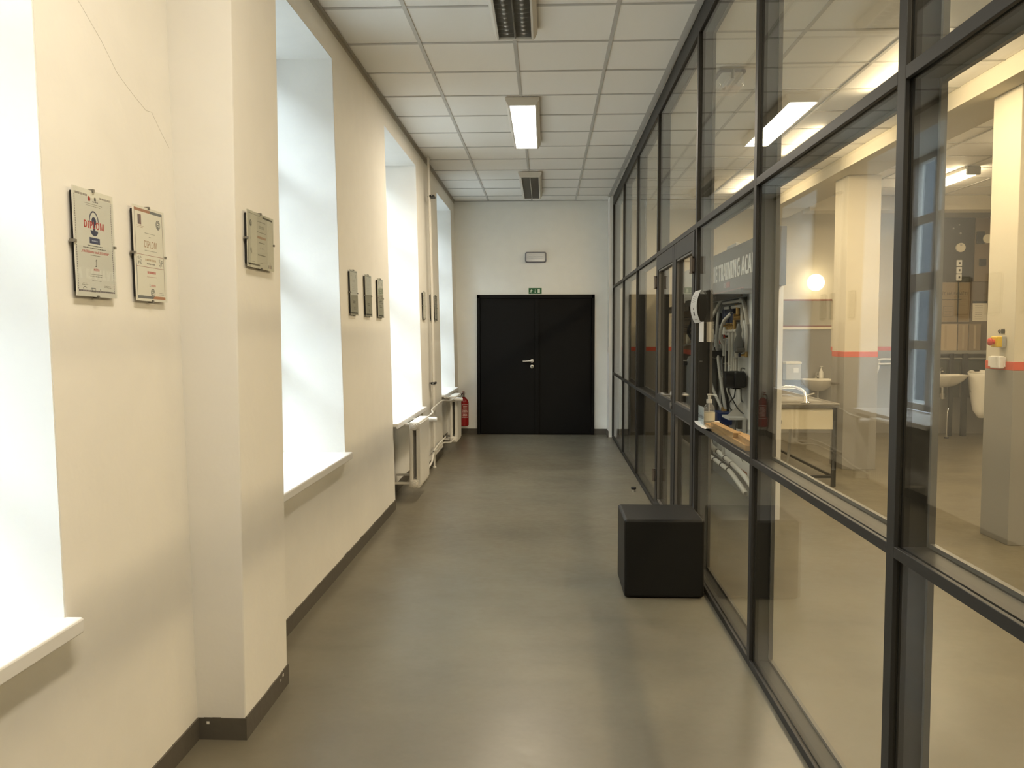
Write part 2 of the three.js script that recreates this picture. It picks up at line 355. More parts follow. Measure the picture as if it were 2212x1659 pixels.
// ---------------------------------------------------------------- training room shell
const RX = 7.4;
const wallRoom = struct('wall_room_far', 'cream end wall of the training room with red line and grey dado', 'wall');
mesh('plaster', box(1.06, RX + 0.3, 0, 3.6, REND, REND + 0.2), M.roomWall, wallRoom);
mesh('dado', [box(1.06, 3.40, 0, 1.215, REND - 0.003, REND + 0.01), box(4.18, RX, 0, 1.215, REND - 0.003, REND + 0.01), box(3.40, 4.18, 0, 1.53, REND - 0.003, REND + 0.01)], M.wainscot, wallRoom);
mesh('red_line', box(1.06, 3.40, 1.215, 1.275, REND - 0.003, REND + 0.01), M.stripe, wallRoom);
mesh('red_line', box(4.18, 5.60, 1.215, 1.275, REND - 0.003, REND + 0.01), M.stripe, wallRoom);
const wallRight = struct('wall_right', 'far right wall of the training room', 'wall');
mesh('plaster', box(RX, RX + 0.3, 0, 3.6, BACK - 0.1, REND + 0.2), M.roomWall, wallRight);
mesh('dado', box(RX - 0.003, RX + 0.01, 0, 1.215, BACK, REND), M.wainscot, wallRight);
mesh('red_line', box(RX - 0.003, RX + 0.01, 1.215, 1.275, BACK, REND), M.stripe, wallRight);

const ceilRoom = struct('ceiling_001', 'suspended ceiling of the training room', 'ceiling');
mesh('slab', box(1.0, RX + 0.3, 3.45, 3.6, BACK - 0.1, REND + 0.2), M.slab, ceilRoom);
{
  const xs = [0.985, 1.55, 2.175, 2.8, 3.045], xr = [3.50, 3.95, 4.575, 5.2, 5.825, 6.45, 7.075, RX];
  for (const grid of [xs, xr]) {
    for (let r = 0; r < 25; r++) {
      const d0 = ROW0 + 0.2 + r * 0.625, d1 = Math.min(d0 + 0.625, REND);
      if (d0 > REND - 0.05) break;
      for (let c = 0; c + 1 < grid.length; c++) mesh('ceiling_tile', box(grid[c] + 0.004, grid[c + 1] - 0.004, RCEIL + 0.005, RCEIL + 0.02, d0 + 0.004, d1 - 0.004), M.ceilTile[Math.floor(rnd() * 3)], ceilRoom);
      if (d0 > BACK) mesh('cross_tee', box(grid[0], grid.at(-1), RCEIL + 0.001, RCEIL + 0.01, d0 - 0.012, d0 + 0.012), M.ceilBar, ceilRoom);
    }
    for (const x of grid.slice(1, -1)) mesh('runner', box(x - 0.012, x + 0.012, RCEIL, RCEIL + 0.02, BACK, REND), M.ceilBar, ceilRoom);
  }
  mesh('closing_board', [box(0.982, 1.0, RCEIL, 3.46, BACK, 12.09), box(0.975, 1.0, RCEIL - 0.004, RCEIL, BACK, 12.09)], M.slab, ceilRoom);
}
const beam = struct('trim_1', 'cream ceiling beam running over the pillars', 'beam');
mesh('beam_body', rbox(3.045, 3.50, 3.15, 3.46, BACK, REND, 0.004), M.roomWall, beam);
const beam2 = struct('trim_2', 'cream cross beam near the end of the training room', 'beam');
mesh('beam_body', rbox(3.50, RX, 3.10, 3.46, 11.60, 11.90, 0.004), M.roomWall, beam2);
[[5.98, 6.35, 'cream pillar with red line carrying the emergency stop'], [9.30, 9.70, 'cream pillar with red line beside the wash basin'], [2.62, 3.0, 'cream pillar with red line nearest the camera'], [-0.74, -0.36, 'cream pillar with red line behind the camera']].forEach(([d0, d1, label], i) => {
  const p = thing('pillar', label, 'pillar', 'pillars under the room beam'); p.userData.kind = 'structure';
  mesh('shaft', rbox(3.205, 3.555, 0, 3.15, d0, d1, 0.005), M.roomWall, p);
  mesh('dado', rbox(3.202, 3.558, 0, 1.215, d0 - 0.003, d1 + 0.003, 0.003), M.wainscot, p);
  mesh('red_line', rbox(3.202, 3.558, 1.215, 1.275, d0 - 0.003, d1 + 0.003, 0.003), M.stripe, p);
});

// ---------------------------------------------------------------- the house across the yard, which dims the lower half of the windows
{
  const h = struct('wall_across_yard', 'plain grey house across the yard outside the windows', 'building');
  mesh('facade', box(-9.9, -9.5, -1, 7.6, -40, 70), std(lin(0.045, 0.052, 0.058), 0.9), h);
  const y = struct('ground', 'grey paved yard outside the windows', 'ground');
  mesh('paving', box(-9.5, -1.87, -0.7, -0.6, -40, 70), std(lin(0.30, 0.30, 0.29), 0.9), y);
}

// ---------------------------------------------------------------- lights
function rectLight(x, y, d, w, l, rgb, power, side = 0) {             // faces down, or along +x / -x
  const a = new THREE.RectAreaLight(new THREE.Color().setRGB(...rgb), power, side ? l : w, side ? w : l);
  a.position.set(x, y, -d); if (side) a.rotation.y = -side * Math.PI / 2; else a.rotation.x = -Math.PI / 2; scene.add(a);
}
// training room: surface fittings with a ribbed opal cover
const glowRoom = new THREE.MeshPhysicalMaterial({ color: 0xffffff, roughness: 0.4, emissive: lin(1, 0.86, 0.62), emissiveIntensity: 3.2 });
function roomLamp(x, d, label) {
  const L = 0.66, y = RCEIL, o = thing('strip_light', label, 'ceiling light', 'strip lights of the training room');
  const prof = (w, h0, h1) => prism([[-w, h0], [w, h0], [w * 0.92, h1 + 0.02], [w * 0.55, h1], [-w * 0.55, h1], [-w * 0.92, h1 + 0.02]], 2 * L - 0.06).translate(x, y, -(d + L) + 0.03);
  mesh('base_tray', prof(0.075, -0.002, -0.045), M.lampWhite, o);
  mesh('opal_cover', prof(0.068, -0.045, -0.098), glowRoom, o);
  for (const s of [-1, 1]) mesh('end_cap', rbox(x - 0.074, x + 0.074, y - 0.095, y - 0.002, d + s * L - 0.02, d + s * L + 0.015, 0.012), M.midGrey, o);
  rectLight(x, y - 0.104, d, 0.12, 2 * L - 0.1, ROOM_RGB, ROOM_LIGHT);
  for (const s of [-1, 1]) rectLight(x + s * 0.074, y - 0.068, d, 0.045, 2 * L - 0.1, ROOM_RGB, ROOM_LIGHT * 0.42, s);
}
[[1.2, 'strip light of the inner row behind the camera'], [3.6, 'strip light of the inner row above the right edge of the glass'], [6.0, 'strip light of the inner row by the ceiling beam, nearest one in the glass'], [8.3, 'strip light of the inner row above the plumbing display'], [10.6, 'strip light of the inner row farthest from the camera']].forEach(([d, l]) => roomLamp(2.52, d, l));
[[0.6, 'strip light of the outer row behind the camera'], [3.0, 'strip light of the outer row right of the view'], [5.4, 'strip light of the outer row behind the near pillar'], [7.8, 'strip light of the outer row beyond the near pillar'], [10.2, 'lit strip light seen beside the near pillar, end towards the camera']].forEach(([d, l]) => roomLamp(4.62, d, l));

// corridor luminaires: white housings with a mirror louvre, only the middle one is lit
const glowHall = new THREE.MeshPhysicalMaterial({ color: 0xffffff, roughness: 0.4, emissive: lin(1, 0.95, 0.86), emissiveIntensity: 5 });
function hallLamp(d0, lit, label) {
  const o = thing('corridor_light', label, 'ceiling light', 'corridor ceiling lights'), x = -0.194, l = 1.62, d1 = d0 + l, y0 = CEIL - 0.064, y1 = CEIL - 0.001;
  const wt = 0.138, wb = 0.114, wi = 0.102;
  const side = (s) => prism([[s * wt, y1], [s * wt, y1 - 0.022], [s * wb, y0], [s * wi, y0], [s * wi, y1]], l).translate(x, 0, -d1);
  mesh('housing', [side(-1), side(1), box(x - wt, x + wt, y1 - 0.006, y1, d0, d1)], M.lampWhite, o);
  for (const e of [d0, d1]) mesh('end_plate', prism([[-wt, y1], [-wt, y1 - 0.022], [-wb, y0], [wb, y0], [wt, y1 - 0.022], [wt, y1]], 0.02).translate(x, 0, -e - 0.01), M.lampWhite, o);
  if (lit) {
    mesh('glowing_louvre', box(x - wi, x + wi, y0 + 0.004, y0 + 0.012, d0 + 0.012, d1 - 0.012), glowHall, o);
    rectLight(x, y0 - 0.004, d0 + l / 2, 2 * wi, l - 0.03, HALL_RGB, HALL_LIGHT);
    return;
  }
  for (const s of [-1, 1]) {
    const refl = [];
    for (const [a, b] of [[0.004, 0.030], [0.072, 0.100]]) refl.push(prism([[s * a, y0 + 0.002], [s * (a + 0.002), y0 + 0.002], [s * (b + (a < 0.05 ? 0 : 0.002)), y1 - 0.008], [s * b, y1 - 0.008]].map(([px, py]) => [px, py]), l - 0.03).translate(x, 0, -d1 + 0.015));
    mesh('reflector', [box(x + s * 0.002 - (s < 0 ? 0.1 : 0), x + s * 0.002 + (s < 0 ? 0 : 0.1), y1 - 0.009, y1 - 0.006, d0 + 0.012, d1 - 0.012)], M.louvre, o);
    mesh('fluorescent_tube', cyl(V(x + s * 0.052, y0 + 0.034, d0 + 0.03), V(x + s * 0.052, y0 + 0.034, d1 - 0.03), 0.0125), M.tubeOff, o);
    for (let k = 0; k < 24; k++) {
      const d = d0 + 0.04 + k * (l - 0.08) / 23;
      mesh('louvre_blade', prism([[s * 0.006, y0 + 0.002], [s * 0.1, y0 + 0.002], [s * 0.1, y0 + 0.03], [s * 0.053, y0 + 0.016], [s * 0.006, y0 + 0.03]], 0.0025).translate(x, 0, -d), M.louvre, o);
    }
  }
  mesh('centre_rib', box(x - 0.003, x + 0.003, y0 + 0.001, y1 - 0.006, d0 + 0.012, d1 - 0.012), M.steel, o);
  mesh('side_reflector', [box(x - wi, x - wi + 0.002, y0 + 0.002, y1 - 0.006, d0 + 0.012, d1 - 0.012), box(x + wi - 0.002, x + wi, y0 + 0.002, y1 - 0.006, d0 + 0.012, d1 - 0.012)], M.louvre, o);
}
hallLamp(0.66, true, 'lit corridor light above the camera');
hallLamp(3.84, false, 'unlit corridor light at the top edge of the view, louvre blades visible');
hallLamp(7.00, true, 'lit corridor light in the middle of the ceiling row');
hallLamp(10.18, false, 'unlit corridor light above the black double door');

// ================================================================ THINGS IN THE CORRIDOR
// ---- framed certificates: glass plate, print and four clips over a dark backing board
function lines(c, x, y, w, n, gap, h, col = '#8a857c') {              // rows of print too small to read
  c.fillStyle = col;
  for (let i = 0; i < n; i++) {
    const ww = w * (0.7 + 0.3 * rnd()); let px = x - ww / 2;
    while (px < x + ww / 2 - 6) { const l = 5 + rnd() * 15; c.fillRect(px, y + i * gap, Math.min(l, x + ww / 2 - px), h); px += l + 4; }
  }
}
function text(c, s, x, y, size, col, font = 'bold', fam = 'sans-serif', sx = 1) { c.save(); c.translate(x, y); c.scale(sx, 1); c.font = `${font} ${size}px ${fam}`; c.fillStyle = col; c.textAlign = 'center'; c.fillText(s, 0, 0); c.restore(); }
const roundMark = (c, x, y, r) => { c.strokeStyle = '#444'; c.lineWidth = r * 0.22; c.beginPath(); c.arc(x, y, r, 0, 7); c.stroke(); c.lineWidth = r * 0.3; c.beginPath(); c.arc(x, y, r * 0.62, 1, 6); c.stroke(); c.fillStyle = '#444'; c.fillRect(x - r * 0.45, y - r * 0.1, r * 0.9, r * 0.18); c.fillRect(x - r * 0.08, y - r * 0.1, r * 0.2, r * 0.6); };
const prints = {
  keyhole: (c, w, h) => {
    c.fillStyle = '#dcd8d2'; c.fillRect(0, 0, w, h);
    c.fillStyle = '#4a3f4d';
    for (let x = 22; x < w - 22; x += 11) { if (x < 150 || x > w - 150) c.fillRect(x, 26, 7, 12); c.fillRect(x, h - 36, 8, 9); }
    for (let y = 40; y < h - 40; y += 13) { c.fillRect(18, y, 5, 9); c.fillRect(w - 23, y, 5, 9); }
    c.fillStyle = '#a5342f'; c.beginPath(); c.ellipse(170, 48, 13, 15, 0, 0, 7); c.fill();
    c.fillStyle = '#444'; c.fillRect(224, 34, 18, 20); lines(c, 234, 58, 60, 1, 8, 5, '#444'); lines(c, 210, 74, 210, 2, 11, 3);
    c.strokeStyle = '#2b2f52'; c.lineWidth = 8; c.beginPath(); c.ellipse(210, 178, 47, 62, 0, 3.14, 6.28); c.stroke();
    c.fillStyle = '#2b2f52'; c.beginPath(); c.arc(210, 170, 24, 0, 7); c.fill(); c.fillRect(198, 180, 24, 50); c.beginPath(); c.ellipse(210, 222, 40, 30, 0, 0, 3.15); c.fill();
    text(c, 'DIPLOM', 210, 212, 58, '#dcd8d2', 'bold', 'sans-serif', 1.03); text(c, 'DIPLOM', 210, 212, 56, '#b5322c', 'bold', 'sans-serif', 1.0);
    c.fillStyle = '#2d3560'; c.fillRect(156, 262, 108, 34); lines(c, 210, 276, 80, 1, 8, 7, '#aab0c8');
    lines(c, 210, 306, 170, 1, 10, 5, '#5d5a57'); lines(c, 210, 320, 250, 1, 10, 5, '#5d5a57');
    text(c, '„O křišťálovou kouli SYSTHERM“', 210, 350, 19, '#b0322f', 'italic bold'); lines(c, 210, 360, 130, 1, 9, 4);
    text(c, '1', 210, 424, 58, '#3c3a3a', 'italic', 'serif', 0.7); text(c, 'místo', 214, 448, 22, '#b0322f');
    lines(c, 210, 466, 150, 2, 11, 4); lines(c, 214, 502, 110, 1, 10, 3); lines(c, 90, 520, 70, 2, 8, 3); lines(c, 330, 526, 80, 2, 8, 3);
    c.strokeStyle = '#555'; c.lineWidth = 3; c.beginPath(); c.arc(85, 562, 22, 3.6, 5.6); c.stroke(); c.strokeRect(150, 546, 44, 20); c.fillStyle = '#555'; c.fillRect(160, 546, 5, 20); lines(c, 330, 558, 70, 1, 7, 6, '#555'); c.fillStyle = '#9a958d'; c.fillRect(240, 546, 10, 20);
  },
  installer: (c, w, h) => {
    c.fillStyle = '#e6dfd4'; c.fillRect(0, 0, w, h);
    const band = (a, b, x, y, ww, hh) => { c.fillStyle = a; c.fillRect(x, y, ww * 0.55, hh); c.fillStyle = b; c.fillRect(x + ww * 0.55, y, ww * 0.45, hh); };
    band('#a2633b', '#55575c', 20, 14, w - 40, 18); band('#55575c', '#b06a36', 20, h - 34, w - 40, 18);
    c.fillStyle = '#7a6a60'; c.fillRect(20, 30, 5, 330); c.fillRect(w - 25, 30, 5, 520); c.fillStyle = '#55575c'; c.fillRect(20, 360, 6, h - 395);
    c.fillStyle = '#6e4440'; c.fillRect(62, 52, 46, 62); c.fillStyle = '#4c3c44'; c.fillRect(66, 56, 20, 52); lines(c, 90, 122, 100, 2, 9, 3, '#a9826a'); roundMark(c, 338, 92, 28);
    lines(c, 222, 160, 160, 1, 10, 4); lines(c, 222, 182, 40, 1, 10, 4); text(c, 'DIPLOM', 222, 252, 58, '#94612f', 'normal', 'sans-serif', 0.82); lines(c, 222, 270, 210, 1, 10, 4);
    c.fillStyle = '#9a5d55'; c.fillRect(26, 300, w - 52, 3); c.fillRect(26, 376, w - 52, 3);
    for (const x of [66, 356]) for (let k = 0; k < 26; k++) { c.fillStyle = k % 3 ? '#a9a59c' : '#6e6b66'; c.fillRect(x - 28 + rnd() * 50, 312 + rnd() * 46, 8, 8); }
    lines(c, 214, 324, 190, 1, 9, 13, '#b99c7c'); lines(c, 214, 352, 130, 1, 9, 7, '#5a5652');
    lines(c, 222, 402, 130, 1, 10, 15, '#c05a52'); lines(c, 222, 436, 150, 1, 10, 4, '#b58a80'); text(c, '3.', 190, 500, 24, '#777'); text(c, 'místo', 236, 500, 24, '#c0453e');
    roundMark(c, 226, 540, 26); lines(c, 70, 556, 60, 1, 8, 3); lines(c, 346, 536, 80, 2, 10, 3);
  },
  wide: (c, w, h) => {
    c.fillStyle = '#cfcabd'; c.fillRect(0, 0, w, h); c.fillStyle = '#c0bbae'; c.fillRect(w * 0.36, 0, w * 0.4, h);
    c.fillStyle = '#3c3830'; c.fillRect(w * 0.58, 14, w * 0.38, 14); c.fillRect(20, h - 32, w * 0.42, 13); c.fillRect(w - 24, 20, 4, h * 0.42); c.fillRect(18, h * 0.5, 4, h * 0.45); c.fillRect(20, 18, w * 0.5, 2);
    roundMark(c, 82, 92, 22); lines(c, 82, 190, 20, 3, 8, 4); for (let k = 0; k < 14; k++) { c.fillStyle = '#54504a'; c.fillRect(68 + rnd() * 26, 270 + rnd() * 44, 9, 9); }
    lines(c, 320, 58, 220, 1, 8, 6, '#6a655c'); text(c, 'DIPLOM', 320, 112, 28, '#6d685e', 'bold'); lines(c, 320, 138, 230, 1, 8, 6, '#5a564d'); lines(c, 320, 172, 220, 1, 8, 18, '#9c6a50'); lines(c, 320, 216, 140, 1, 8, 8, '#5a564d'); text(c, '1.', 290, 270, 24, '#777'); lines(c, 340, 258, 40, 1, 8, 9);
    lines(c, 320, 310, 210, 1, 8, 9, '#4c483f'); lines(c, 120, 372, 100, 1, 8, 4); lines(c, 310, 372, 70, 1, 8, 5);
    for (let k = 0; k < 6; k++) { c.fillStyle = ['#444', '#777', '#b2452f', '#8a4a36', '#555', '#333'][k]; c.fillRect(470 + k * 16, h - 44, 9, 26); } lines(c, 520, 350, 60, 3, 10, 3);
  },
};
const plain = (bg, low, marks) => (c, w, h) => {
  c.fillStyle = bg; c.fillRect(0, 0, w, h); c.fillStyle = '#5a5750'; c.fillRect(16, 14, w - 32, 10); c.fillRect(16, h - 38, w - 32, 18);
  c.fillStyle = '#55504a'; c.fillRect(60, 44, 26, 44); c.fillRect(w - 100, 54, 24, 44);
  lines(c, w / 2, 130, 190, 2, 16, 6); lines(c, w / 2, 190, 230, 4, 24, 7); c.fillStyle = low; c.fillRect(20, h * 0.5, w - 40, 3);
  if (marks) { c.fillRect(20, h * 0.62, w - 40, 3); lines(c, w / 2, h * 0.54, 190, 2, 20, 9, '#4a4742'); }
  lines(c, w / 2, h * 0.68, 180, 2, 22, 8, '#5a564f'); lines(c, w / 2 + 20, h * 0.82, 60, 3, 12, 6, '#4d4a44');
};
const certs = thing; // (builder below)
function certificate(name, label, xf, y0, y1, d0, d1, draw, wide) {
  const o = certs(name, label, 'certificate', 'framed certificates on the window wall'), xm = xf((y0 + y1) / 2);
  const tilt = -LEAN * (wide ? 0 : 1), at = (g) => { const p = g.attributes.position; for (let i = 0; i < p.count; i++) p.setX(i, p.getX(i) + tilt * (p.getY(i) - (y0 + y1) / 2)); return g; };
  mesh('backing_board', at(box(xm + 0.002, xm + 0.014, y0 + 0.012, y1 - 0.012, d0 + 0.012, d1 - 0.012)), M.blackPlastic, o);
  const t = canvasTex(wide ? 600 : 420, wide ? 420 : 594, draw);
  mesh('print', unitUV(at(box(xm + 0.014, xm + 0.0155, y0, y1, d0, d1))), std(0xffffff, 0.7, { map: t }), o);
  mesh('glass_plate', at(box(xm + 0.0165, xm + 0.0185, y0, y1, d0, d1)), M.glass, o);
  const dm = (d0 + d1) / 2, ym = (y0 + y1) / 2;
  for (const [y, d, hy, hd] of [[y1, dm, 0.0045, 0.004], [y0, dm, 0.0045, 0.004], [ym, d0, 0.004, 0.005], [ym, d1, 0.004, 0.005]]) mesh('clip', at(box(xm + 0.004, xm + 0.0205, y - hy, y + hy, d - hd, d + hd)), M.clip, o);
}
certificate('certificate', 'framed diploma with red lettering over a blue keyhole, leftmost on the wall', wallX, 1.580, 1.880, 2.292, 2.507, prints.keyhole);
certificate('certificate', 'framed diploma with brown lettering, left of the pilaster', wallX, 1.580, 1.880, 2.632, 2.846, prints.installer);
certificate('certificate', 'landscape framed diploma on the pilaster', () => -1.09, 1.718, 1.923, 3.05, 3.345, prints.wide, true);
[[5.58, 'first of the three certificates between pilaster window and radiator window', plain('#bdb9ae', '#6b665c', false)], [6.05, 'middle of the three certificates before the radiator window', plain('#b3afa3', '#a8a498', false)], [6.50, 'last of the three certificates before the radiator window', plain('#c2beb2', '#4f4b44', true)]].forEach(([d, l, f]) => certificate('certificate', l, wallX, 1.598, 1.897, d, d + 0.213, f));
[[8.90, 'certificate half hidden left of the heating riser pipes', plain('#bbb7ac', '#6b665c', true)], [9.50, 'certificate just right of the heating riser pipes', plain('#8f8b80', '#6b665c', false)], [9.84, 'certificate beside the farthest window', plain('#c9c6c2', '#8b8880', false)]].forEach(([d, l, f]) => certificate('certificate', l, wallX, 1.622, 1.915, d, d + 0.2, f));

// ---- cube seat
{
  const o = thing('cube_stool', 'black leatherette cube seat pushed against the glass', 'stool'), x0 = 0.435, x1 = 0.878, d0 = 4.69, d1 = 5.13, h = 0.445;
  mesh('cushion_body', rbox(x0, x1, 0.006, h, d0, d1, 0.018, 4), M.leather, o);
  mesh('seam', [cyl(V(x0 + 0.01, h - 0.012, d0 + 0.004), V(x1 - 0.01, h - 0.012, d0 + 0.004), 0.0035, 0.0035, 8), cyl(V(x0 + 0.004, h - 0.012, d0 + 0.01), V(x0 + 0.004, h - 0.012, d1 - 0.01), 0.0035, 0.0035, 8)], M.seam, o);
  mesh('seam', cyl(V(x0 + 0.006, 0.02, d0 + 0.006), V(x0 + 0.006, h - 0.02, d0 + 0.006), 0.003, 0.003, 8), M.seam, o);
  for (const x of [x0 + 0.06, x1 - 0.06]) for (const d of [d0 + 0.06, d1 - 0.06]) mesh('glide', cyl(V(x, 0, d), V(x, 0.01, d), 0.02), M.rubber, o);
}

// ---- column radiators with thermostat heads
function radiator(label, d0, n, valveAtNear) {
  const o = thing('column_radiator', label, 'radiator', 'radiators under the windows'), x0 = -1.192, x1 = -1.098, y0 = 0.13, y1 = 0.70, pitch = 0.052;
  for (let k = 0; k < n; k++) {
    const d = d0 + k * pitch + pitch / 2;
    mesh('section', [
      rbox(x0, x0 + 0.034, y0, y1, d - 0.020, d + 0.020, 0.012, 3), rbox(x1 - 0.034, x1, y0, y1, d - 0.020, d + 0.020, 0.012, 3),
      rbox(x0, x1, y1 - 0.07, y1 + 0.006, d - 0.0245, d + 0.0245, 0.016, 3), rbox(x0, x1, y0 - 0.006, y0 + 0.07, d - 0.0245, d + 0.0245, 0.016, 3), rbox(x1 - 0.006, x1 + 0.004, y0 + 0.02, y1 - 0.01, d - 0.024, d + 0.024, 0.003),
    ], M.radiator, o);
  }
  const dn = d0, df = d0 + n * pitch, xm = (x0 + x1) / 2;
  for (const [d, s] of [[dn, -1], [df, 1]]) for (const y of [y0 + 0.032, y1 - 0.034]) mesh('end_plug', [cyl(V(xm, y, d), V(xm, y, d + s * 0.012), 0.030, 0.027), cyl(V(xm, y, d + s * 0.012), V(xm, y, d + s * 0.017), 0.020, 0.018, 6)], M.radiator, o);
  for (const y of [y0 + 0.02, y1 - 0.03]) for (const d of [dn + 0.06, df - 0.06]) mesh('wall_bracket', rbox(LX - NICHE, x0 + 0.02, y, y + 0.02, d - 0.015, d + 0.015, 0.003), M.radiator, o);
  const dv = valveAtNear ? dn - 0.05 : df + 0.05, yv = y1 - 0.034;
  const v = mesh('valve_body', [cyl(V(xm, yv, valveAtNear ? dn : df), V(xm, yv, dv), 0.012), cyl(V(xm - 0.02, yv, dv), V(xm + 0.035, yv, dv), 0.016)], M.steel, o);
  mesh('thermostat_head', [cyl(V(xm + 0.03, yv, dv), V(xm + 0.05, yv, dv), 0.020, 0.024), cyl(V(xm + 0.05, yv, dv), V(xm + 0.115, yv, dv), 0.025, 0.023, 20), cyl(V(xm + 0.115, yv, dv), V(xm + 0.122, yv, dv), 0.023, 0.017, 20)], M.white, v);
  for (let k = 0; k < 3; k++) mesh('head_ring', cyl(V(xm + 0.056 + k * 0.012, yv, dv), V(xm + 0.060 + k * 0.012, yv, dv), 0.0268, 0.0268, 20), M.white, v);
  return [xm, y0 + 0.032, yv, dv];
}
const r1 = radiator('nearer white column radiator with thermostat at its far end', 7.34, 11, false);
const r2 = radiator('farther white column radiator in front of the fire extinguisher', 10.47, 9, true);
// heating pipes: two risers and the branches to the radiators
{
  const o = thing('heating_pipes', 'white heating riser pipes between the two radiators', 'pipe'), x = -1.215;
  const riser = (d, x, y1, y0 = 0) => mesh('riser', tube([V(x, y0, d), V(x, 0.5, d), V(x - 0.012, 1.7, d), V(x - 0.048, y1, d)], 0.0115, 30), M.pipeWhite, o);
  riser(9.29, -1.230, 3.376); riser(9.38, -1.235, 3.376, 0.30);
  for (const y of [0.93, 2.96]) {
    const c = mesh('pipe_clamp', [cyl(V(-1.29, y, 9.335), V(-1.225, y, 9.335), 0.006), rbox(-1.262, -1.212, y - 0.012, y + 0.012, 9.27, 9.40, 0.005)], M.blackPlastic, o);
    mesh('clamp_screw', cyl(V(-1.235, y, 9.25), V(-1.235, y, 9.272), 0.005), M.steel, c);
  }
  mesh('branch', tube([V(r1[0], r1[2], r1[3]), V(r1[0] - 0.01, r1[2], 8.6), V(-1.20, r1[2] + 0.01, 8.9), V(-1.185, 0.70, 9.2), V(-1.19, 0.70, 9.38), V(-1.19, 0.70, 9.8), V(r2[0] - 0.01, r2[2], 10.2), V(r2[0], r2[2], r2[3])], 0.010, 70), M.pipeWhite, o);
  mesh('branch', tube([V(r1[0], r1[1], 7.92), V(r1[0] - 0.01, r1[1] + 0.01, 8.5), V(-1.195, 0.20, 9.0), V(-1.195, 0.205, 9.29), V(-1.195, 0.205, 9.8), V(r2[0] - 0.01, r2[1], 10.2), V(r2[0], r2[1], 10.46)], 0.010, 70), M.pipeWhite, o);
  mesh('branch', tube([V(-1.185, 0.235, 8.9), V(-1.185, 0.25, 9.2), V(-1.185, 0.255, 9.5), V(-1.19, 0.25, 10.0)], 0.009, 30), M.pipeWhite, o);
  mesh('floor_collar', cyl(V(-1.23, 0, 9.29), V(-1.23, 0.012, 9.29), 0.022), M.pipeWhite, o);
}

// ---- fire extinguisher on the end wall
{
  const o = thing('fire_extinguisher', 'red fire extinguisher hanging in the corner by the black door', 'extinguisher'), x = -1.19, d = 12.25, y = 0.14, r = 0.072;
  mesh('cylinder', lathe([[0, 0], [r - 0.012, 0], [r, 0.012], [r, 0.34], [r - 0.012, 0.375], [0.03, 0.41], [0.02, 0.42], [0, 0.42]], x, y, d), M.red, o);
  mesh('label', new THREE.CylinderGeometry(r + 0.0008, r + 0.0008, 0.20, 20, 1, true, 5.9, 1.6).translate(x, y + 0.22, -d), std(0xffffff, 0.5, { map: canvasTex(160, 160, (c, w, h) => { c.fillStyle = '#8c1616'; c.fillRect(0, 0, w, h); c.strokeStyle = '#d9c9c0'; c.lineWidth = 5; c.strokeRect(10, 6, w - 20, h - 12); lines(c, 80, 26, 110, 8, 15, 7, '#e6d9d0'); }) }), o);
  const v = mesh('valve', [cyl(V(x, y + 0.41, d), V(x, y + 0.47, d), 0.016), rbox(x - 0.02, x + 0.02, y + 0.455, y + 0.485, d - 0.02, d + 0.02, 0.005)], M.steel, o);
  mesh('squeeze_lever', [rbox(x - 0.014, x + 0.014, y + 0.49, y + 0.50, d - 0.10, d + 0.02, 0.003), rbox(x - 0.014, x + 0.014, y + 0.462, y + 0.47, d - 0.09, d + 0.01, 0.003)], M.red, v);
  mesh('hose', tube([V(x, y + 0.47, d), V(x - 0.03, y + 0.455, d - 0.05), V(x - 0.04, y + 0.36, d - 0.075), V(x - 0.04, y + 0.15, d - 0.078)], 0.009), M.rubber, o);
  mesh('wall_bracket', rbox(x - 0.03, x + 0.03, y + 0.30, y + 0.33, d + 0.05, END - 0.001, 0.003), M.steel, o);
}
// ---- signs, emergency lamps, switch
{
  const o = thing('exit_sign', 'green running-man exit sign above the black door', 'sign');
  const t = canvasTex(300, 140, (c, w, h) => {
    c.fillStyle = '#c9d8c4'; c.fillRect(0, 0, w, h); c.fillStyle = '#0b5a2c'; c.fillRect(5, 5, w - 10, h - 10);
    c.strokeStyle = '#dfe9d8'; c.fillStyle = '#dfe9d8'; c.lineCap = 'round'; c.lineJoin = 'round';
    c.beginPath(); c.arc(72, 36, 9, 0, 7); c.fill();
    const l = (w, ...p) => { c.lineWidth = w; c.beginPath(); c.moveTo(p[0], p[1]); for (let i = 2; i < p.length; i += 2) c.lineTo(p[i], p[i + 1]); c.stroke(); };
    l(13, 64, 50, 54, 78); l(8, 62, 52, 42, 54, 34, 70); l(8, 66, 54, 78, 68, 92, 62); l(9, 55, 80, 72, 92, 66, 118); l(9, 53, 80, 44, 100, 24, 106);
    l(6, 148, 34, 148, 104); l(6, 136, 90, 148, 106, 160, 90); c.fillRect(206, 26, 52, 88); c.fillStyle = '#0b5a2c'; c.fillRect(212, 32, 2, 82);
  });
  mesh('sign_plate', rbox(-0.256, -0.062, 2.042, 2.134, END - 0.004, END - 0.0005, 0.001), M.white, o);
  mesh('sign_print', unitUV(box(-0.255, -0.063, 2.043, 2.133, END - 0.005, END - 0.004)), std(0xffffff, 0.5, { map: t }), o);
}
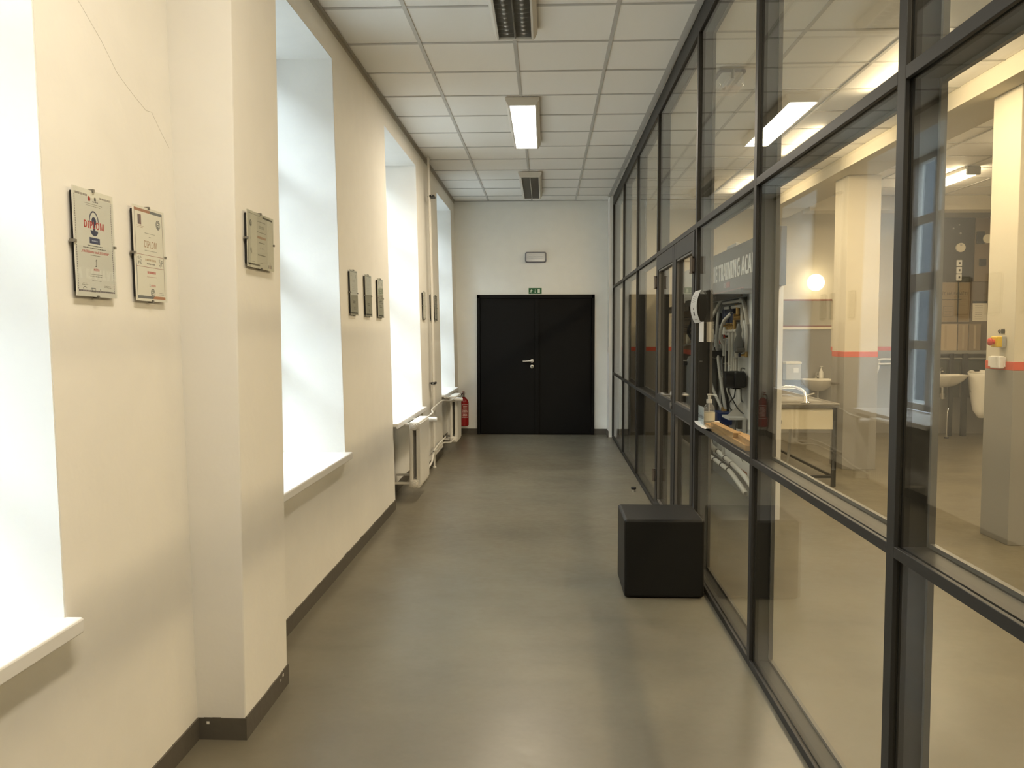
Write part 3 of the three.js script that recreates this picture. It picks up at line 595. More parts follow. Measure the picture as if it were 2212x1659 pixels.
function emergencyLamp(label) {                                       // built round its own base, looking along +z
  const o = thing('emergency_light', label, 'emergency light', 'emergency lights');
  const rr = (w, h, r) => { const s = new THREE.Shape(); s.moveTo(-w + r, -h); s.lineTo(w - r, -h); s.quadraticCurveTo(w, -h, w, -h + r); s.lineTo(w, h - r); s.quadraticCurveTo(w, h, w - r, h); s.lineTo(-w + r, h); s.quadraticCurveTo(-w, h, -w, h - r); s.lineTo(-w, -h + r); s.quadraticCurveTo(-w, -h, -w + r, -h); return s; };
  const ex = (s, depth, b = 0) => new THREE.ExtrudeGeometry(s, { depth, bevelEnabled: b > 0, bevelSize: b, bevelThickness: b, bevelSegments: 3, curveSegments: 8 });
  mesh('base_plate', ex(rr(0.150, 0.074, 0.03), 0.018), M.midGrey, o);
  mesh('reflector', ex(rr(0.135, 0.060, 0.02), 0.006).translate(0, 0, 0.018), M.white, o);
  mesh('clear_cover', ex(rr(0.130, 0.056, 0.03), 0.040, 0.012).translate(0, 0, 0.028), M.clearPlastic, o);
  mesh('rim', [ex(rr(0.153, 0.077, 0.03), 0.008).translate(0, 0, 0.012)], std(lin(0.16, 0.16, 0.19), 0.4), o);
  mesh('lamp_tube', [cyl(new THREE.Vector3(-0.10, 0.012, 0.04), new THREE.Vector3(0.10, 0.012, 0.04), 0.008), cyl(new THREE.Vector3(-0.10, -0.012, 0.04), new THREE.Vector3(0.10, -0.012, 0.04), 0.008)], M.tubeOff, o);
  for (const s of [-1, 1]) mesh('screw_boss', cyl(new THREE.Vector3(s * 0.146, 0, 0.012), new THREE.Vector3(s * 0.146, 0, 0.05), 0.009), M.grey, o);
  return o;
}
const em1 = emergencyLamp('clear plastic emergency light on the end wall above the exit sign'); em1.position.set(-0.150, 2.570, -END);
const em2 = emergencyLamp('clear plastic emergency light on the room ceiling behind the upper glass'); em2.position.set(1.265, RCEIL, -6.10); em2.rotation.set(Math.PI / 2, 0, Math.PI / 2); em2.scale.set(1, 1.2, 1.5);
{
  const o = thing('light_switch', 'white light switch on the narrow pier left of the glass', 'switch');
  mesh('switch_plate', rbox(0.876, 0.886, 1.20, 1.28, 12.10, 12.18, 0.004), M.white, o);
  mesh('rocker', rbox(0.872, 0.878, 1.212, 1.268, 12.112, 12.168, 0.002), M.white, o);
}
{
  const o = thing('door_stop', 'small black and chrome door stop on the floor by the glass doors', 'door stop');
  mesh('post', cyl(V(0.815, 0, 7.90), V(0.815, 0.028, 7.90), 0.017, 0.015), M.steel, o);
  mesh('buffer', lathe([[0, 0.026], [0.021, 0.026], [0.024, 0.032], [0.024, 0.042], [0.02, 0.048], [0, 0.048]], 0.815, 0, 7.90, 20), M.rubber, o);
}
// ---- notices hung on the glass beside the doors
{
  const o = thing('curled_notice', 'curled white paper notice bulging off the glass beside the door', 'notice'), d0 = 4.96, d1 = 5.17, y0 = 1.535, y1 = 1.725, n = 24;
  const sheet = (off, flip) => {
    const pos = [], uv = [], idx = [];
    for (let i = 0; i <= n; i++) for (let j = 0; j < 2; j++) {
      const t = i / n, a = t * Math.PI; pos.push(0.894 - 0.028 * Math.sin(a) ** 0.75 - off, y0 + (y1 - y0) * t, -(j ? d1 : d0)); uv.push(j ? 0 : 1, t);
    }
    for (let i = 0; i < n; i++) { const a = 2 * i, q = flip ? [a, a + 2, a + 1, a + 1, a + 2, a + 3] : [a, a + 1, a + 2, a + 1, a + 3, a + 2]; idx.push(...q); }
    const g = new THREE.BufferGeometry(); g.setAttribute('position', new THREE.Float32BufferAttribute(pos, 3)); g.setAttribute('uv', new THREE.Float32BufferAttribute(uv, 2)); g.setIndex(idx); g.computeVertexNormals(); return g;
  };
  const t = canvasTex(240, 240, (c, w, h) => { c.fillStyle = '#d9dad8'; c.fillRect(0, 0, w, h); lines(c, 120, 40, 150, 4, 14, 6, '#888'); c.fillStyle = '#333'; c.fillRect(104, 128, 20, 18); c.fillRect(92, 160, 20, 26); c.fillRect(116, 156, 24, 30); lines(c, 120, 214, 150, 1, 10, 4); });
  mesh('paper_face', sheet(0.0012, true), std(0xffffff, 0.8, { map: t }), o);
  mesh('paper_back', sheet(0, false), M.blackPlastic, o);
  const p = thing('paper_strip', 'blank white paper strip hanging below the curled notice', 'notice');
  mesh('sheet', box(0.893, 0.8945, 1.425, 1.540, 4.89, 5.03), M.paper, p);
}

// ================================================================ ON THE LEDGE OF THE PARTITION
const ledge = (d) => PX + 0.0042 * d;                                 // corridor face of the partition at depth d
{
  const y = 0.928, bl = (label, x0, x1, y0, y1, d0, d1, turn) => {
    const o = thing('wood_block', label, 'wood block', 'offcuts of wood on the ledge');
    const g = rbox(-(x1 - x0) / 2, (x1 - x0) / 2, 0, y1 - y0, -(d1 - d0) / 2, (d1 - d0) / 2, 0.0015, 1);
    const m = mesh('block', g, M.wood, o); o.position.set((x0 + x1) / 2, y0, -(d0 + d1) / 2); o.rotation.y = turn;
    mesh('end_grain', box(-(x1 - x0) / 2 + 0.002, (x1 - x0) / 2 - 0.002, 0.002, y1 - y0 - 0.002, -(d1 - d0) / 2 - 0.0006, -(d1 - d0) / 2 + 0.0006), std(lin(0.36, 0.24, 0.12), 0.7), m);
  };
  bl('long lower wood batten lying along the ledge nearest the glass', ledge(4.5) + 0.024, ledge(4.5) + 0.056, y, y + 0.026, 3.98, 4.98, 0.001);
  bl('short lower wood batten behind the others at the near end of the ledge', ledge(4) + 0.062, ledge(4) + 0.086, y, y + 0.026, 3.80, 4.60, 0);
  bl('wood block on top, farthest of the three stacked offcuts', ledge(4.6) + 0.024, ledge(4.6) + 0.064, y + 0.0262, y + 0.052, 4.26, 4.78, 0.02);
  bl('wood block on top, middle of the three stacked offcuts', ledge(4.2) + 0.050, ledge(4.2) + 0.084, y + 0.0262, y + 0.048, 3.98, 4.36, -0.03);
  bl('wood block on top, rear of the three stacked offcuts beside the mullion', ledge(4.1) + 0.0865, ledge(4.1) + 0.0985, y + 0.0262, y + 0.048, 3.90, 4.28, 0.0);
}
{
  const x = ledge(5.2) + 0.062, d = 5.08, y0 = 0.932, o = thing('soap_dispenser', 'clear pump bottle half full of hand gel on the ledge', 'pump bottle'), r = 0.034;
  const t = thing('paper_tray', 'crumpled sheet of paper under the pump bottle', 'paper');
  const g = new THREE.PlaneGeometry(0.15, 0.42, 10, 24).rotateX(-Math.PI / 2); const p = g.attributes.position;
  for (let i = 0; i < p.count; i++) p.setY(i, 0.0015 + 0.012 * Math.max(0, (Math.abs(p.getZ(i)) - 0.13) / 0.08) ** 1.5 + 0.004 * Math.max(0, noise.noise(p.getX(i) * 30, p.getZ(i) * 14, 2)) * Math.min(1, Math.max(0, (Math.abs(p.getZ(i)) - 0.05) / 0.05)));
  g.computeVertexNormals(); const g2 = g.clone(); g2.translate(0, -0.001, 0); g2.index.array.reverse();
  mesh('sheet', [g, g2], M.paper, t).position.set(x + 0.008, 0.9295, -4.99);
  mesh('bottle', lathe([[0, 0], [r - 0.004, 0], [r, 0.006], [r * 0.96, 0.05], [r, 0.085], [r * 0.93, 0.105], [0.018, 0.124], [0.013, 0.128], [0.013, 0.136]], x, y0, d), M.clearPlastic, o);
  mesh('gel', lathe([[0, 0.004], [r - 0.005, 0.004], [r - 0.003, 0.008], [r * 0.9, 0.05], [r - 0.003, 0.078], [0, 0.078]], x, y0, d), std(lin(0.72, 0.66, 0.52), 0.3, { transmission: 0.3 }), o);
  mesh('bottle_label', new THREE.CylinderGeometry(r + 0.0006, r + 0.0006, 0.05, 18, 1, true, 0, 6.28).translate(x, y0 + 0.050, -d), std(lin(0.74, 0.68, 0.55), 0.6), o);
  const c = mesh('pump_head', [cyl(V(x, y0 + 0.130, d), V(x, y0 + 0.152, d), 0.017), cyl(V(x, y0 + 0.152, d), V(x, y0 + 0.176, d), 0.008), rbox(x - 0.011, x + 0.011, y0 + 0.174, y0 + 0.184, d - 0.012, d + 0.012, 0.004)], M.white, o);
  mesh('spout', tube([V(x, y0 + 0.179, d), V(x + 0.02, y0 + 0.180, d - 0.02), V(x + 0.038, y0 + 0.174, d - 0.045)], 0.0045, 12), M.white, c);
  mesh('dip_tube', cyl(V(x, y0 + 0.006, d), V(x, y0 + 0.13, d), 0.003), M.white, o);
  const s = thing('gel_sign', 'small white card reading Dezinfekce leaning on the glass', 'sign');
  mesh('card', unitUV(box(ledge(5.1) + 0.021, ledge(5.1) + 0.0225, 0.9285, 1.040, 5.02, 5.20), true), std(0xffffff, 0.7, { map: canvasTex(360, 220, (c, w, h) => { c.fillStyle = '#d5dade'; c.fillRect(0, 0, w, h); text(c, 'Dezinfekce', 180, 140, 64, '#3b3f46', 'bold'); lines(c, 150, 60, 120, 2, 18, 6, '#9aa0a6'); }) }), s);
}

// ================================================================ THINGS IN THE TRAINING ROOM
const font = await new FontLoader().loadAsync('fonts/droid/droid_sans_bold.typeface.json');
// ---- plumbing display: free standing panel with sign board, hoses, manifold, pump and tank
{
  const o = thing('plumbing_display', 'plumbing training display under the grey THE TRAINING ACADEMY sign board', 'display'), X = 1.80, A = 6.62, Z = 10.02;
  mesh('back_panel', box(X, X + 0.04, 0.18, 1.85, A + 0.25, Z), M.white, o);
  mesh('panel_base', box(X + 0.005, X + 0.035, 0, 0.18, A + 0.25, Z), M.grey, o);
  mesh('edge_post', rbox(X - 0.012, X + 0.046, 0, 1.90, A + 0.12, A + 0.25, 0.004), M.white, o);
  const sign = mesh('sign_board', rbox(X - 0.03, X + 0.03, 1.84, 2.29, A, Z, 0.003), std(lin(0.115, 0.11, 0.108), 0.6), o);
  const word = (w, size) => { const g = new TextGeometry(w, { font, size, depth: 0.004, curveSegments: 5 }); g.computeBoundingBox(); return g; }, wide = (g) => g.boundingBox.max.x - g.boundingBox.min.x;
  const t = word('THE TRAINING ACADEMY', 0.168), wT = wide(word('TH', 0.168)) - wide(word('H', 0.168)), k = 1.70 / (wide(word('THE TRAINING ACA', 0.168)) - wT);
  t.scale(k, 1, 1); t.rotateY(-Math.PI / 2); t.translate(X - 0.031, 1.998, -(9.165 + wT * k));
  mesh('sign_letters', t, std(lin(0.74, 0.73, 0.70), 0.6), sign);
  const t2 = new TextGeometry('WE', { font, size: 0.05, depth: 0.003, curveSegments: 4 }); t2.rotateY(-Math.PI / 2); t2.translate(X - 0.031, 1.92, -8.62); mesh('sign_letters', t2, std(lin(0.42, 0.40, 0.38), 0.6), sign);
  mesh('sign_red_mark', box(X - 0.032, X - 0.03, 1.918, 1.972, 8.34, 8.5), std(lin(0.30, 0.09, 0.08), 0.6), sign);
  mesh('sign_red_line', box(X - 0.032, X - 0.03, 1.868, 1.890, 7.75, 9.1), std(lin(0.28, 0.13, 0.12), 0.6), sign);
  mesh('sign_clip', rbox(X - 0.02, X + 0.02, 2.29, 2.325, 8.15, 8.55, 0.006), M.midGrey, o);
  mesh('canopy', [box(X - 0.20, X, 1.825, 1.843, A + 0.5, Z - 0.1), box(X - 0.20, X - 0.185, 1.775, 1.83, A + 0.5, Z - 0.1)], M.blackPlastic, o);
  const h = (name, m, r, ...p) => mesh(name, tube(p.map(([y, d, x = 0.05]) => V(X - x, y, d)), r, 46), m, o);
  const W = M.pipeWhite, G = std(lin(0.50, 0.49, 0.46), 0.5);
  h('hose', G, 0.0155, [1.80, 8.56, 0.07], [1.62, 8.60, 0.09], [1.40, 8.58, 0.10], [1.15, 8.46, 0.10], [0.95, 8.36, 0.09], [0.74, 8.28, 0.07]);
  h('hose', G, 0.0155, [1.62, 9.10, 0.06], [1.35, 9.06, 0.09], [1.15, 8.95, 0.12], [0.95, 8.66, 0.13], [0.76, 8.40, 0.09], [0.70, 8.34, 0.07]);
  h('hose', W, 0.015, [1.80, 8.50, 0.08], [1.68, 8.62, 0.12], [1.60, 8.86, 0.12], [1.59, 9.06, 0.08]);
  h('hose', W, 0.016, [1.66, 8.02, 0.08], [1.58, 8.18, 0.12], [1.45, 8.32, 0.12], [1.36, 8.36, 0.08]);
  h('hose', G, 0.013, [1.42, 8.94, 0.06], [1.50, 8.80, 0.11], [1.48, 8.66, 0.12], [1.30, 8.88, 0.08]);
  h('hose', G, 0.012, [1.32, 9.02, 0.06], [1.42, 8.86, 0.10], [1.28, 8.74, 0.10], [1.20, 9.0, 0.06]);
  for (const [y, d0, d1] of [[1.765, 8.42, 7.70], [1.715, 8.36, 7.66]]) mesh('cross_pipe', cyl(V(X - 0.07, y, d0), V(X - 0.07, y, d1), 0.0145), W, o);
  h('pipe_bend', W, 0.017, [1.76, 7.72, 0.07], [1.77, 7.56, 0.09], [1.70, 7.44, 0.09], [1.55, 7.42, 0.07]);
  for (const [d, y0, y1] of [[8.22, 0.98, 1.49], [8.10, 0.98, 1.49], [8.00, 1.0, 1.49], [7.92, 1.0, 1.49], [7.72, 1.30, 1.72], [8.48, 1.25, 1.68]]) mesh('drop_pipe', cyl(V(X - 0.05, y0, d), V(X - 0.05, y1, d), 0.014), W, o);
  mesh('manifold', [cyl(V(X - 0.06, 1.495, 8.36), V(X - 0.06, 1.495, 7.88), 0.016)], W, o);
  for (let k = 0; k < 4; k++) { const v = mesh('manifold_valve', [cyl(V(X - 0.06, 1.51, 8.28 - k * 0.1), V(X - 0.06, 1.60, 8.28 - k * 0.1), 0.017), cyl(V(X - 0.06, 1.545, 8.28 - k * 0.1), V(X - 0.12, 1.545, 8.28 - k * 0.1), 0.012)], M.brass, o); mesh('valve_cap', cyl(V(X - 0.06, 1.60, 8.28 - k * 0.1), V(X - 0.06, 1.66, 8.28 - k * 0.1), 0.028), M.navy, v); }
  for (let k = 0; k < 5; k++) mesh('filter_cartridge', [cyl(V(X - 0.055, 1.57, 8.42 - k * 0.09), V(X - 0.055, 1.70, 8.42 - k * 0.09), 0.030), cyl(V(X - 0.055, 1.70, 8.42 - k * 0.09), V(X - 0.055, 1.725, 8.42 - k * 0.09), 0.022)], M.navy, o);
  mesh('pressure_valve', [cyl(V(X - 0.02, 1.62, 7.80), V(X - 0.11, 1.62, 7.80), 0.028), lathe([[0, 0], [0.018, 0], [0.018, 0.09], [0, 0.10]], X - 0.07, 1.62, 7.80)], M.brass, o);
  mesh('dark_fitting', [rbox(X - 0.11, X - 0.02, 1.56, 1.68, 8.72, 8.96, 0.02), cyl(V(X - 0.07, 1.60, 8.84), V(X - 0.07, 1.46, 8.84), 0.03)], M.blackPlastic, o);
  const tank = mesh('storage_tank', lathe([[0, 0], [0.15, 0.01], [0.16, 0.04], [0.16, 0.52], [0.14, 0.57], [0.05, 0.60], [0, 0.60]], X - 0.17, 0.66, 9.0, 24), std(lin(0.18, 0.18, 0.175), 0.4), o);
  mesh('tank_stand', [box(X - 0.30, X - 0.03, 0.60, 0.66, 8.85, 9.15), box(X - 0.28, X - 0.05, 0, 0.60, 8.96, 9.04)], M.blackPlastic, o);
  mesh('tank_valve', cyl(V(X - 0.32, 1.16, 8.98), V(X - 0.38, 1.16, 8.98), 0.022), M.blackPlastic, tank);
  mesh('dark_panel', box(X - 0.025, X - 0.001, 0.55, 1.30, 8.42, 8.72), M.blackPlastic, o);
  mesh('dark_shelf', rbox(X - 0.18, X, 1.24, 1.30, 8.50, 9.15, 0.006), M.blackPlastic, o);
  const ov = new THREE.CylinderGeometry(0.5, 0.5, 0.02, 30).rotateZ(Math.PI / 2).scale(1, 0.30, 0.17).translate(X - 0.04, 1.44, -7.66);
  const oval = mesh('display_shield', ov, M.white, o);
  mesh('shield_unit', [lathe([[0, 0], [0.032, 0.0], [0.05, 0.06], [0.02, 0.16], [0.028, 0.20], [0.012, 0.26], [0, 0.26]], X - 0.09, 1.30, 7.66, 16), rbox(X - 0.12, X - 0.05, 1.31, 1.345, 7.58, 7.72, 0.006)], M.grey, oval);
  mesh('circulation_pump', [cyl(V(X - 0.03, 1.06, 7.70), V(X - 0.20, 1.06, 7.70), 0.075), rbox(X - 0.13, X - 0.03, 0.99, 1.13, 7.60, 7.90, 0.02), rbox(X - 0.10, X - 0.02, 0.965, 1.0, 7.82, 7.98, 0.006)], M.blackPlastic, o);
  h('cable', M.blackPlastic, 0.006, [1.02, 7.90, 0.08], [0.95, 7.99, 0.10], [0.88, 7.86, 0.10], [0.80, 7.70, 0.08], [0.76, 7.62, 0.05]);
  h('cable', M.blackPlastic, 0.006, [0.98, 7.80, 0.08], [0.90, 7.72, 0.11], [0.84, 7.90, 0.11], [0.78, 8.04, 0.08], [0.74, 8.10, 0.04]);
  h('cable', G, 0.006, [1.12, 8.05, 0.05], [1.05, 8.14, 0.09], [0.92, 8.10, 0.09], [0.80, 8.06, 0.04]);
  h('cable', M.grey, 0.005, [0.70, 7.98, 0.03], [0.50, 7.86, 0.06], [0.32, 7.70, 0.03]);
  const bv = mesh('blue_pump', [rbox(X - 0.15, X - 0.03, 0.60, 0.72, 8.14, 8.42, 0.012)], M.blue, o);
  mesh('brass_union', [cyl(V(X - 0.08, 0.70, 8.30), V(X - 0.08, 0.76, 8.30), 0.026, 0.026, 8), cyl(V(X - 0.08, 0.56, 8.30), V(X - 0.08, 0.61, 8.30), 0.026, 0.026, 8)], M.brass, bv);
  mesh('drop_pipe', cyl(V(X - 0.08, 0.30, 8.30), V(X - 0.08, 0.60, 8.30), 0.014), G, o);
  mesh('corner_shelf', [prism([[0, 0], [0.16, 0], [0.16, 0.02], [0, 0.02]], 0.3).translate(X - 0.17, 0.70, -7.95), prism([[0.16, 0.02], [0.16, 0.16], [0.145, 0.16], [0.01, 0.02]], 0.012).translate(X - 0.17, 0.70, -7.80), box(X - 0.04, X - 0.01, 0.42, 0.70, 7.66, 7.70)], M.white, o);
  mesh('socket_box', rbox(X - 0.05, X, 0.60, 0.70, 7.82, 7.90, 0.004), M.grey, o);
  let q = 17; const r2 = () => { q = (q * 16807) % 2147483647; return q / 2147483647; };
  for (let k = 0; k < 18; k++) {                                      // thin supply pipes with an elbow at each end
    const d = 9.2 - r2() * 1.6, y = 1.15 + r2() * 0.6, l = 0.15 + r2() * 0.3, s = r2() < 0.5 ? -1 : 1, x = 0.02 + r2() * 0.05;
    h('thin_pipe', [G, W, M.grey, M.steel][k % 4], 0.006 + 0.003 * r2(), [y, d, 0.01], [y, d, x], [y - l * 0.5, d + s * 0.01, x], [y - l, d + s * 0.03, x], [y - l - 0.02, d + s * (0.08 + 0.1 * r2()), x]);
  }
  for (let k = 0; k < 12; k++) {
    const d = 9.2 - r2() * 1.6, y = 1.0 + r2() * 0.75, x = X - 0.03;
    const f = mesh('small_fitting', [cyl(V(x, y - 0.02, d), V(x, y + 0.03, d), 0.016, 0.013, 10), cyl(V(x, y, d), V(x - 0.05, y, d), 0.011, 0.011, 10)], [M.brass, M.blackPlastic, M.steel][k % 3], o);
    mesh('fitting_knob', cyl(V(x - 0.05, y, d), V(x - 0.065, y, d), 0.018, 0.018, 10), [M.signalRed, M.blackPlastic, M.navy, M.grey][k % 4], f);
  }
  mesh('dark_backing', box(X - 0.006, X - 0.0005, 1.52, 1.80, 7.75, 9.4), M.grey, o);
  // insulated pipes along the foot of the panel, held by black clips
  const low = [[[0.31, 9.3], [0.29, 8.9], [0.27, 8.4], [0.25, 7.9], [0.22, 7.5], [0.17, 7.2]], [[0.20, 9.3], [0.195, 8.9], [0.195, 8.4], [0.19, 7.95], [0.14, 7.55], [0.10, 7.3]]];
  low.forEach((p, i) => {
    h('insulated_pipe', W, 0.022, ...p.map(([y, d]) => [y, d, 0.06 + 0.03 * i]));
    for (const d of [9.0, 8.65, 8.3, 8.0]) { const y = i ? 0.195 : 0.29 - (8.9 - d) * 0.045; mesh('pipe_clip', [cyl(V(X - 0.06 - 0.03 * i, y, d - 0.012), V(X - 0.06 - 0.03 * i, y, d + 0.012), 0.027)], M.blackPlastic, o); }
  });
  mesh('return_pipe', tube([V(X - 0.1, 0.62, 8.92), V(X - 0.14, 0.50, 8.75), V(X - 0.14, 0.36, 8.62), V(X - 0.08, 0.28, 8.7)], 0.022), W, o);
  mesh('copper_end', [cyl(V(X - 0.04, 0.235, 7.78), V(X - 0.04, 0.235, 7.55), 0.016)], std(lin(0.45, 0.2, 0.13), 0.35, { metalness: 1 }), o);
}
// ---- second display behind the glazed doors: brown board with black pipework
{
  const o = thing('heating_display', 'brown heating display board with black pipework seen through the nearer door', 'display'), X = 1.86, A = 10.15, Z = 12.1;
  mesh('back_panel', box(X, X + 0.06, 0.05, 1.88, A, Z), M.brown, o);
  mesh('panel_top', box(X - 0.005, X + 0.06, 1.88, 2.30, A, Z), M.white, o);
  mesh('canopy', [box(X - 0.18, X, 1.80, 1.83, A, Z), box(X - 0.18, X - 0.16, 1.74, 1.81, A, Z)], M.blackPlastic, o);
  for (const [y, d0, d1] of [[1.66, 10.5, 11.6], [1.56, 10.5, 11.3], [1.50, 10.9, 11.7]]) mesh('black_pipe', cyl(V(X - 0.05, y, d0), V(X - 0.05, y, d1), 0.020), M.blackPlastic, o);
  mesh('black_pipe', tube([V(X - 0.05, 1.66, 10.6), V(X - 0.09, 1.5, 10.72), V(X - 0.05, 1.40, 10.7)], 0.018), M.blackPlastic, o);
  for (const d of [10.75, 11.2]) mesh('gauge', cyl(V(X - 0.001, 1.40, d), V(X - 0.03, 1.40, d), 0.07, 0.07, 24), M.cream, o);
  mesh('wainscot_plate', box(X - 0.004, X, 0.05, 1.20, A, Z), M.board, o);
  mesh('red_line', box(X - 0.005, X, 1.20, 1.26, A, Z), M.stripe, o);
  const j = thing('plastic_canister', 'tall translucent white canister hanging behind the nearer glazed door', 'canister');
  mesh('canister_body', rbox(1.55, 1.67, 0.62, 1.10, 10.45, 10.62, 0.03), std(lin(0.45, 0.48, 0.50), 0.5), j);
  mesh('hose', tube([V(1.61, 1.10, 10.53), V(1.62, 1.22, 10.55), V(1.70, 1.32, 10.6), V(1.83, 1.35, 10.62)], 0.013), M.midGrey, j);
  mesh('canister_hook', cyl(V(1.61, 1.14, 10.53), V(1.84, 1.14, 10.53), 0.008), M.steel, j);
}
// ---- long sink bench
{
  const o = thing('sink_bench', 'long sink bench with cream front panel and chrome swan-neck tap', 'bench'), x0 = 2.16, x1 = 2.785, d0 = 8.19, d1 = 10.95, h = 0.80;
  mesh('worktop', rbox(x0, x1, h - 0.035, h, d0, d1, 0.004), M.worktop, o);
  mesh('worktop_edge', [rbox(x1 - 0.012, x1 + 0.004, h - 0.03, h + 0.006, d0, d1, 0.003), rbox(x0, x1 + 0.004, h - 0.012, h + 0.004, d0 - 0.004, d0 + 0.01, 0.003)], M.steel, o);
  mesh('basin', [box(x0 + 0.08, x1 - 0.08, h + 0.0005, h + 0.004, d0 + 0.25, d0 + 0.9), box(x0 + 0.10, x1 - 0.10, h + 0.004, h + 0.0055, d0 + 0.28, d0 + 0.87)], M.steel, o);
  mesh('front_panel', rbox(x0 + 0.01, x1 - 0.045, 0.555, 0.745, d0 + 0.03, d0 + 0.05, 0.003), M.cream, o);
  mesh('side_panel', box(x1 - 0.045, x1 - 0.03, 0.555, 0.745, d0 + 0.05, d1 - 0.05), M.cream, o);
  for (const x of [x0 + 0.03, x1 - 0.03]) for (const d of [d0 + 0.04, d1 - 0.04]) mesh('leg', box(x - 0.018, x + 0.018, 0, h - 0.035, d - 0.018, d + 0.018), M.blackPlastic, o);
  mesh('stretcher', [box(x0 + 0.03, x1 - 0.03, 0.085, 0.11, d0 + 0.03, d0 + 0.055), box(x1 - 0.04, x1 - 0.02, 0.085, 0.11, d0 + 0.04, d1 - 0.04)], M.blackPlastic, o);
  const tap = mesh('tap', [lathe([[0, 0], [0.045, 0], [0.045, 0.012], [0.026, 0.02], [0.022, 0.07], [0, 0.075]], 2.50, h, d0 + 0.10), tube([V(2.50, h + 0.06, d0 + 0.10), V(2.49, h + 0.11, d0 + 0.13), V(2.44, h + 0.145, d0 + 0.2), V(2.34, h + 0.145, d0 + 0.27), V(2.28, h + 0.115, d0 + 0.3)], 0.014)], M.chrome, o);
  mesh('tap_lever', cyl(V(2.50, h + 0.07, d0 + 0.10), V(2.56, h + 0.10, d0 + 0.04), 0.008), M.chrome, tap);
  mesh('waste_pipe', tube([V(2.40, 0.55, d0 + 0.25), V(2.40, 0.35, d0 + 0.28), V(2.38, 0.15, d0 + 0.30), V(2.33, 0.03, d0 + 0.34)], 0.014), M.midGrey, o);
  mesh('spring_valve', [cyl(V(2.22, 0.63, d0 - 0.02), V(2.22, 0.63, d0 + 0.04), 0.026), cyl(V(2.22, 0.645, d0 - 0.03), V(2.15, 0.655, d0 - 0.03), 0.010)], M.chrome, o);
  const c = thing('towel_box', 'white lidded paper towel box on the wall left of the wash basin', 'box');
  mesh('box_body', rbox(3.49, 3.71, 0.79, 1.02, 12.55, REND, 0.01), std(lin(0.52, 0.53, 0.53), 0.5), c);
  mesh('box_lid', rbox(3.485, 3.715, 1.02, 1.06, 12.54, REND, 0.012), M.cream, c);
  mesh('box_label', box(3.60, 3.67, 0.90, 0.97, 12.547, 12.551), M.paper, c);
}
// ---- wash basins
function basin(x, d, y, label, w = 0.50) {
  const o = thing('wash_basin', label, 'wash basin', 'wash basins on the room end wall');
  const prof = [[0, -0.17], [0.06, -0.17], [0.13, -0.145], [0.205, -0.08], [0.243, -0.015], [0.25, 0], [0.244, 0.006], [0.225, 0.002], [0.20, -0.05], [0.12, -0.105], [0, -0.115]];
  const g = lathe(prof, 0, 0, 0, 36); const p = g.attributes.position;
  for (let i = 0; i < p.count; i++) { if (p.getZ(i) < -0.17) p.setZ(i, -0.17 - (p.getZ(i) + 0.17) * 0); p.setX(i, p.getX(i) * w / 0.5); }
  g.computeVertexNormals(); g.translate(x, y, -(d - 0.17)); mesh('bowl', g, M.ceramic, o);
  mesh('tap_deck', rbox(x - w * 0.42, x + w * 0.42, y - 0.09, y + 0.012, d - 0.11, d - 0.002, 0.02, 3), M.ceramic, o);
  const tp = mesh('tap', [cyl(V(x, y + 0.01, d - 0.06), V(x, y + 0.09, d - 0.06), 0.02), cyl(V(x, y + 0.06, d - 0.06), V(x, y + 0.05, d - 0.17), 0.012)], M.chrome, o);
  mesh('tap_lever', rbox(x - 0.015, x + 0.015, y + 0.092, y + 0.102, d - 0.14, d - 0.04, 0.003), M.chrome, tp);
  mesh('trap', [cyl(V(x, y - 0.17, d - 0.17), V(x, y - 0.30, d - 0.17), 0.018), cyl(V(x, y - 0.26, d - 0.17), V(x, y - 0.34, d - 0.17), 0.030), cyl(V(x, y - 0.28, d - 0.17), V(x, y - 0.28, d), 0.016)], M.chrome, o);
  return o;
}
basin(3.95, REND, 0.80, 'white wash basin under the mirror and globe lamp', 0.48);
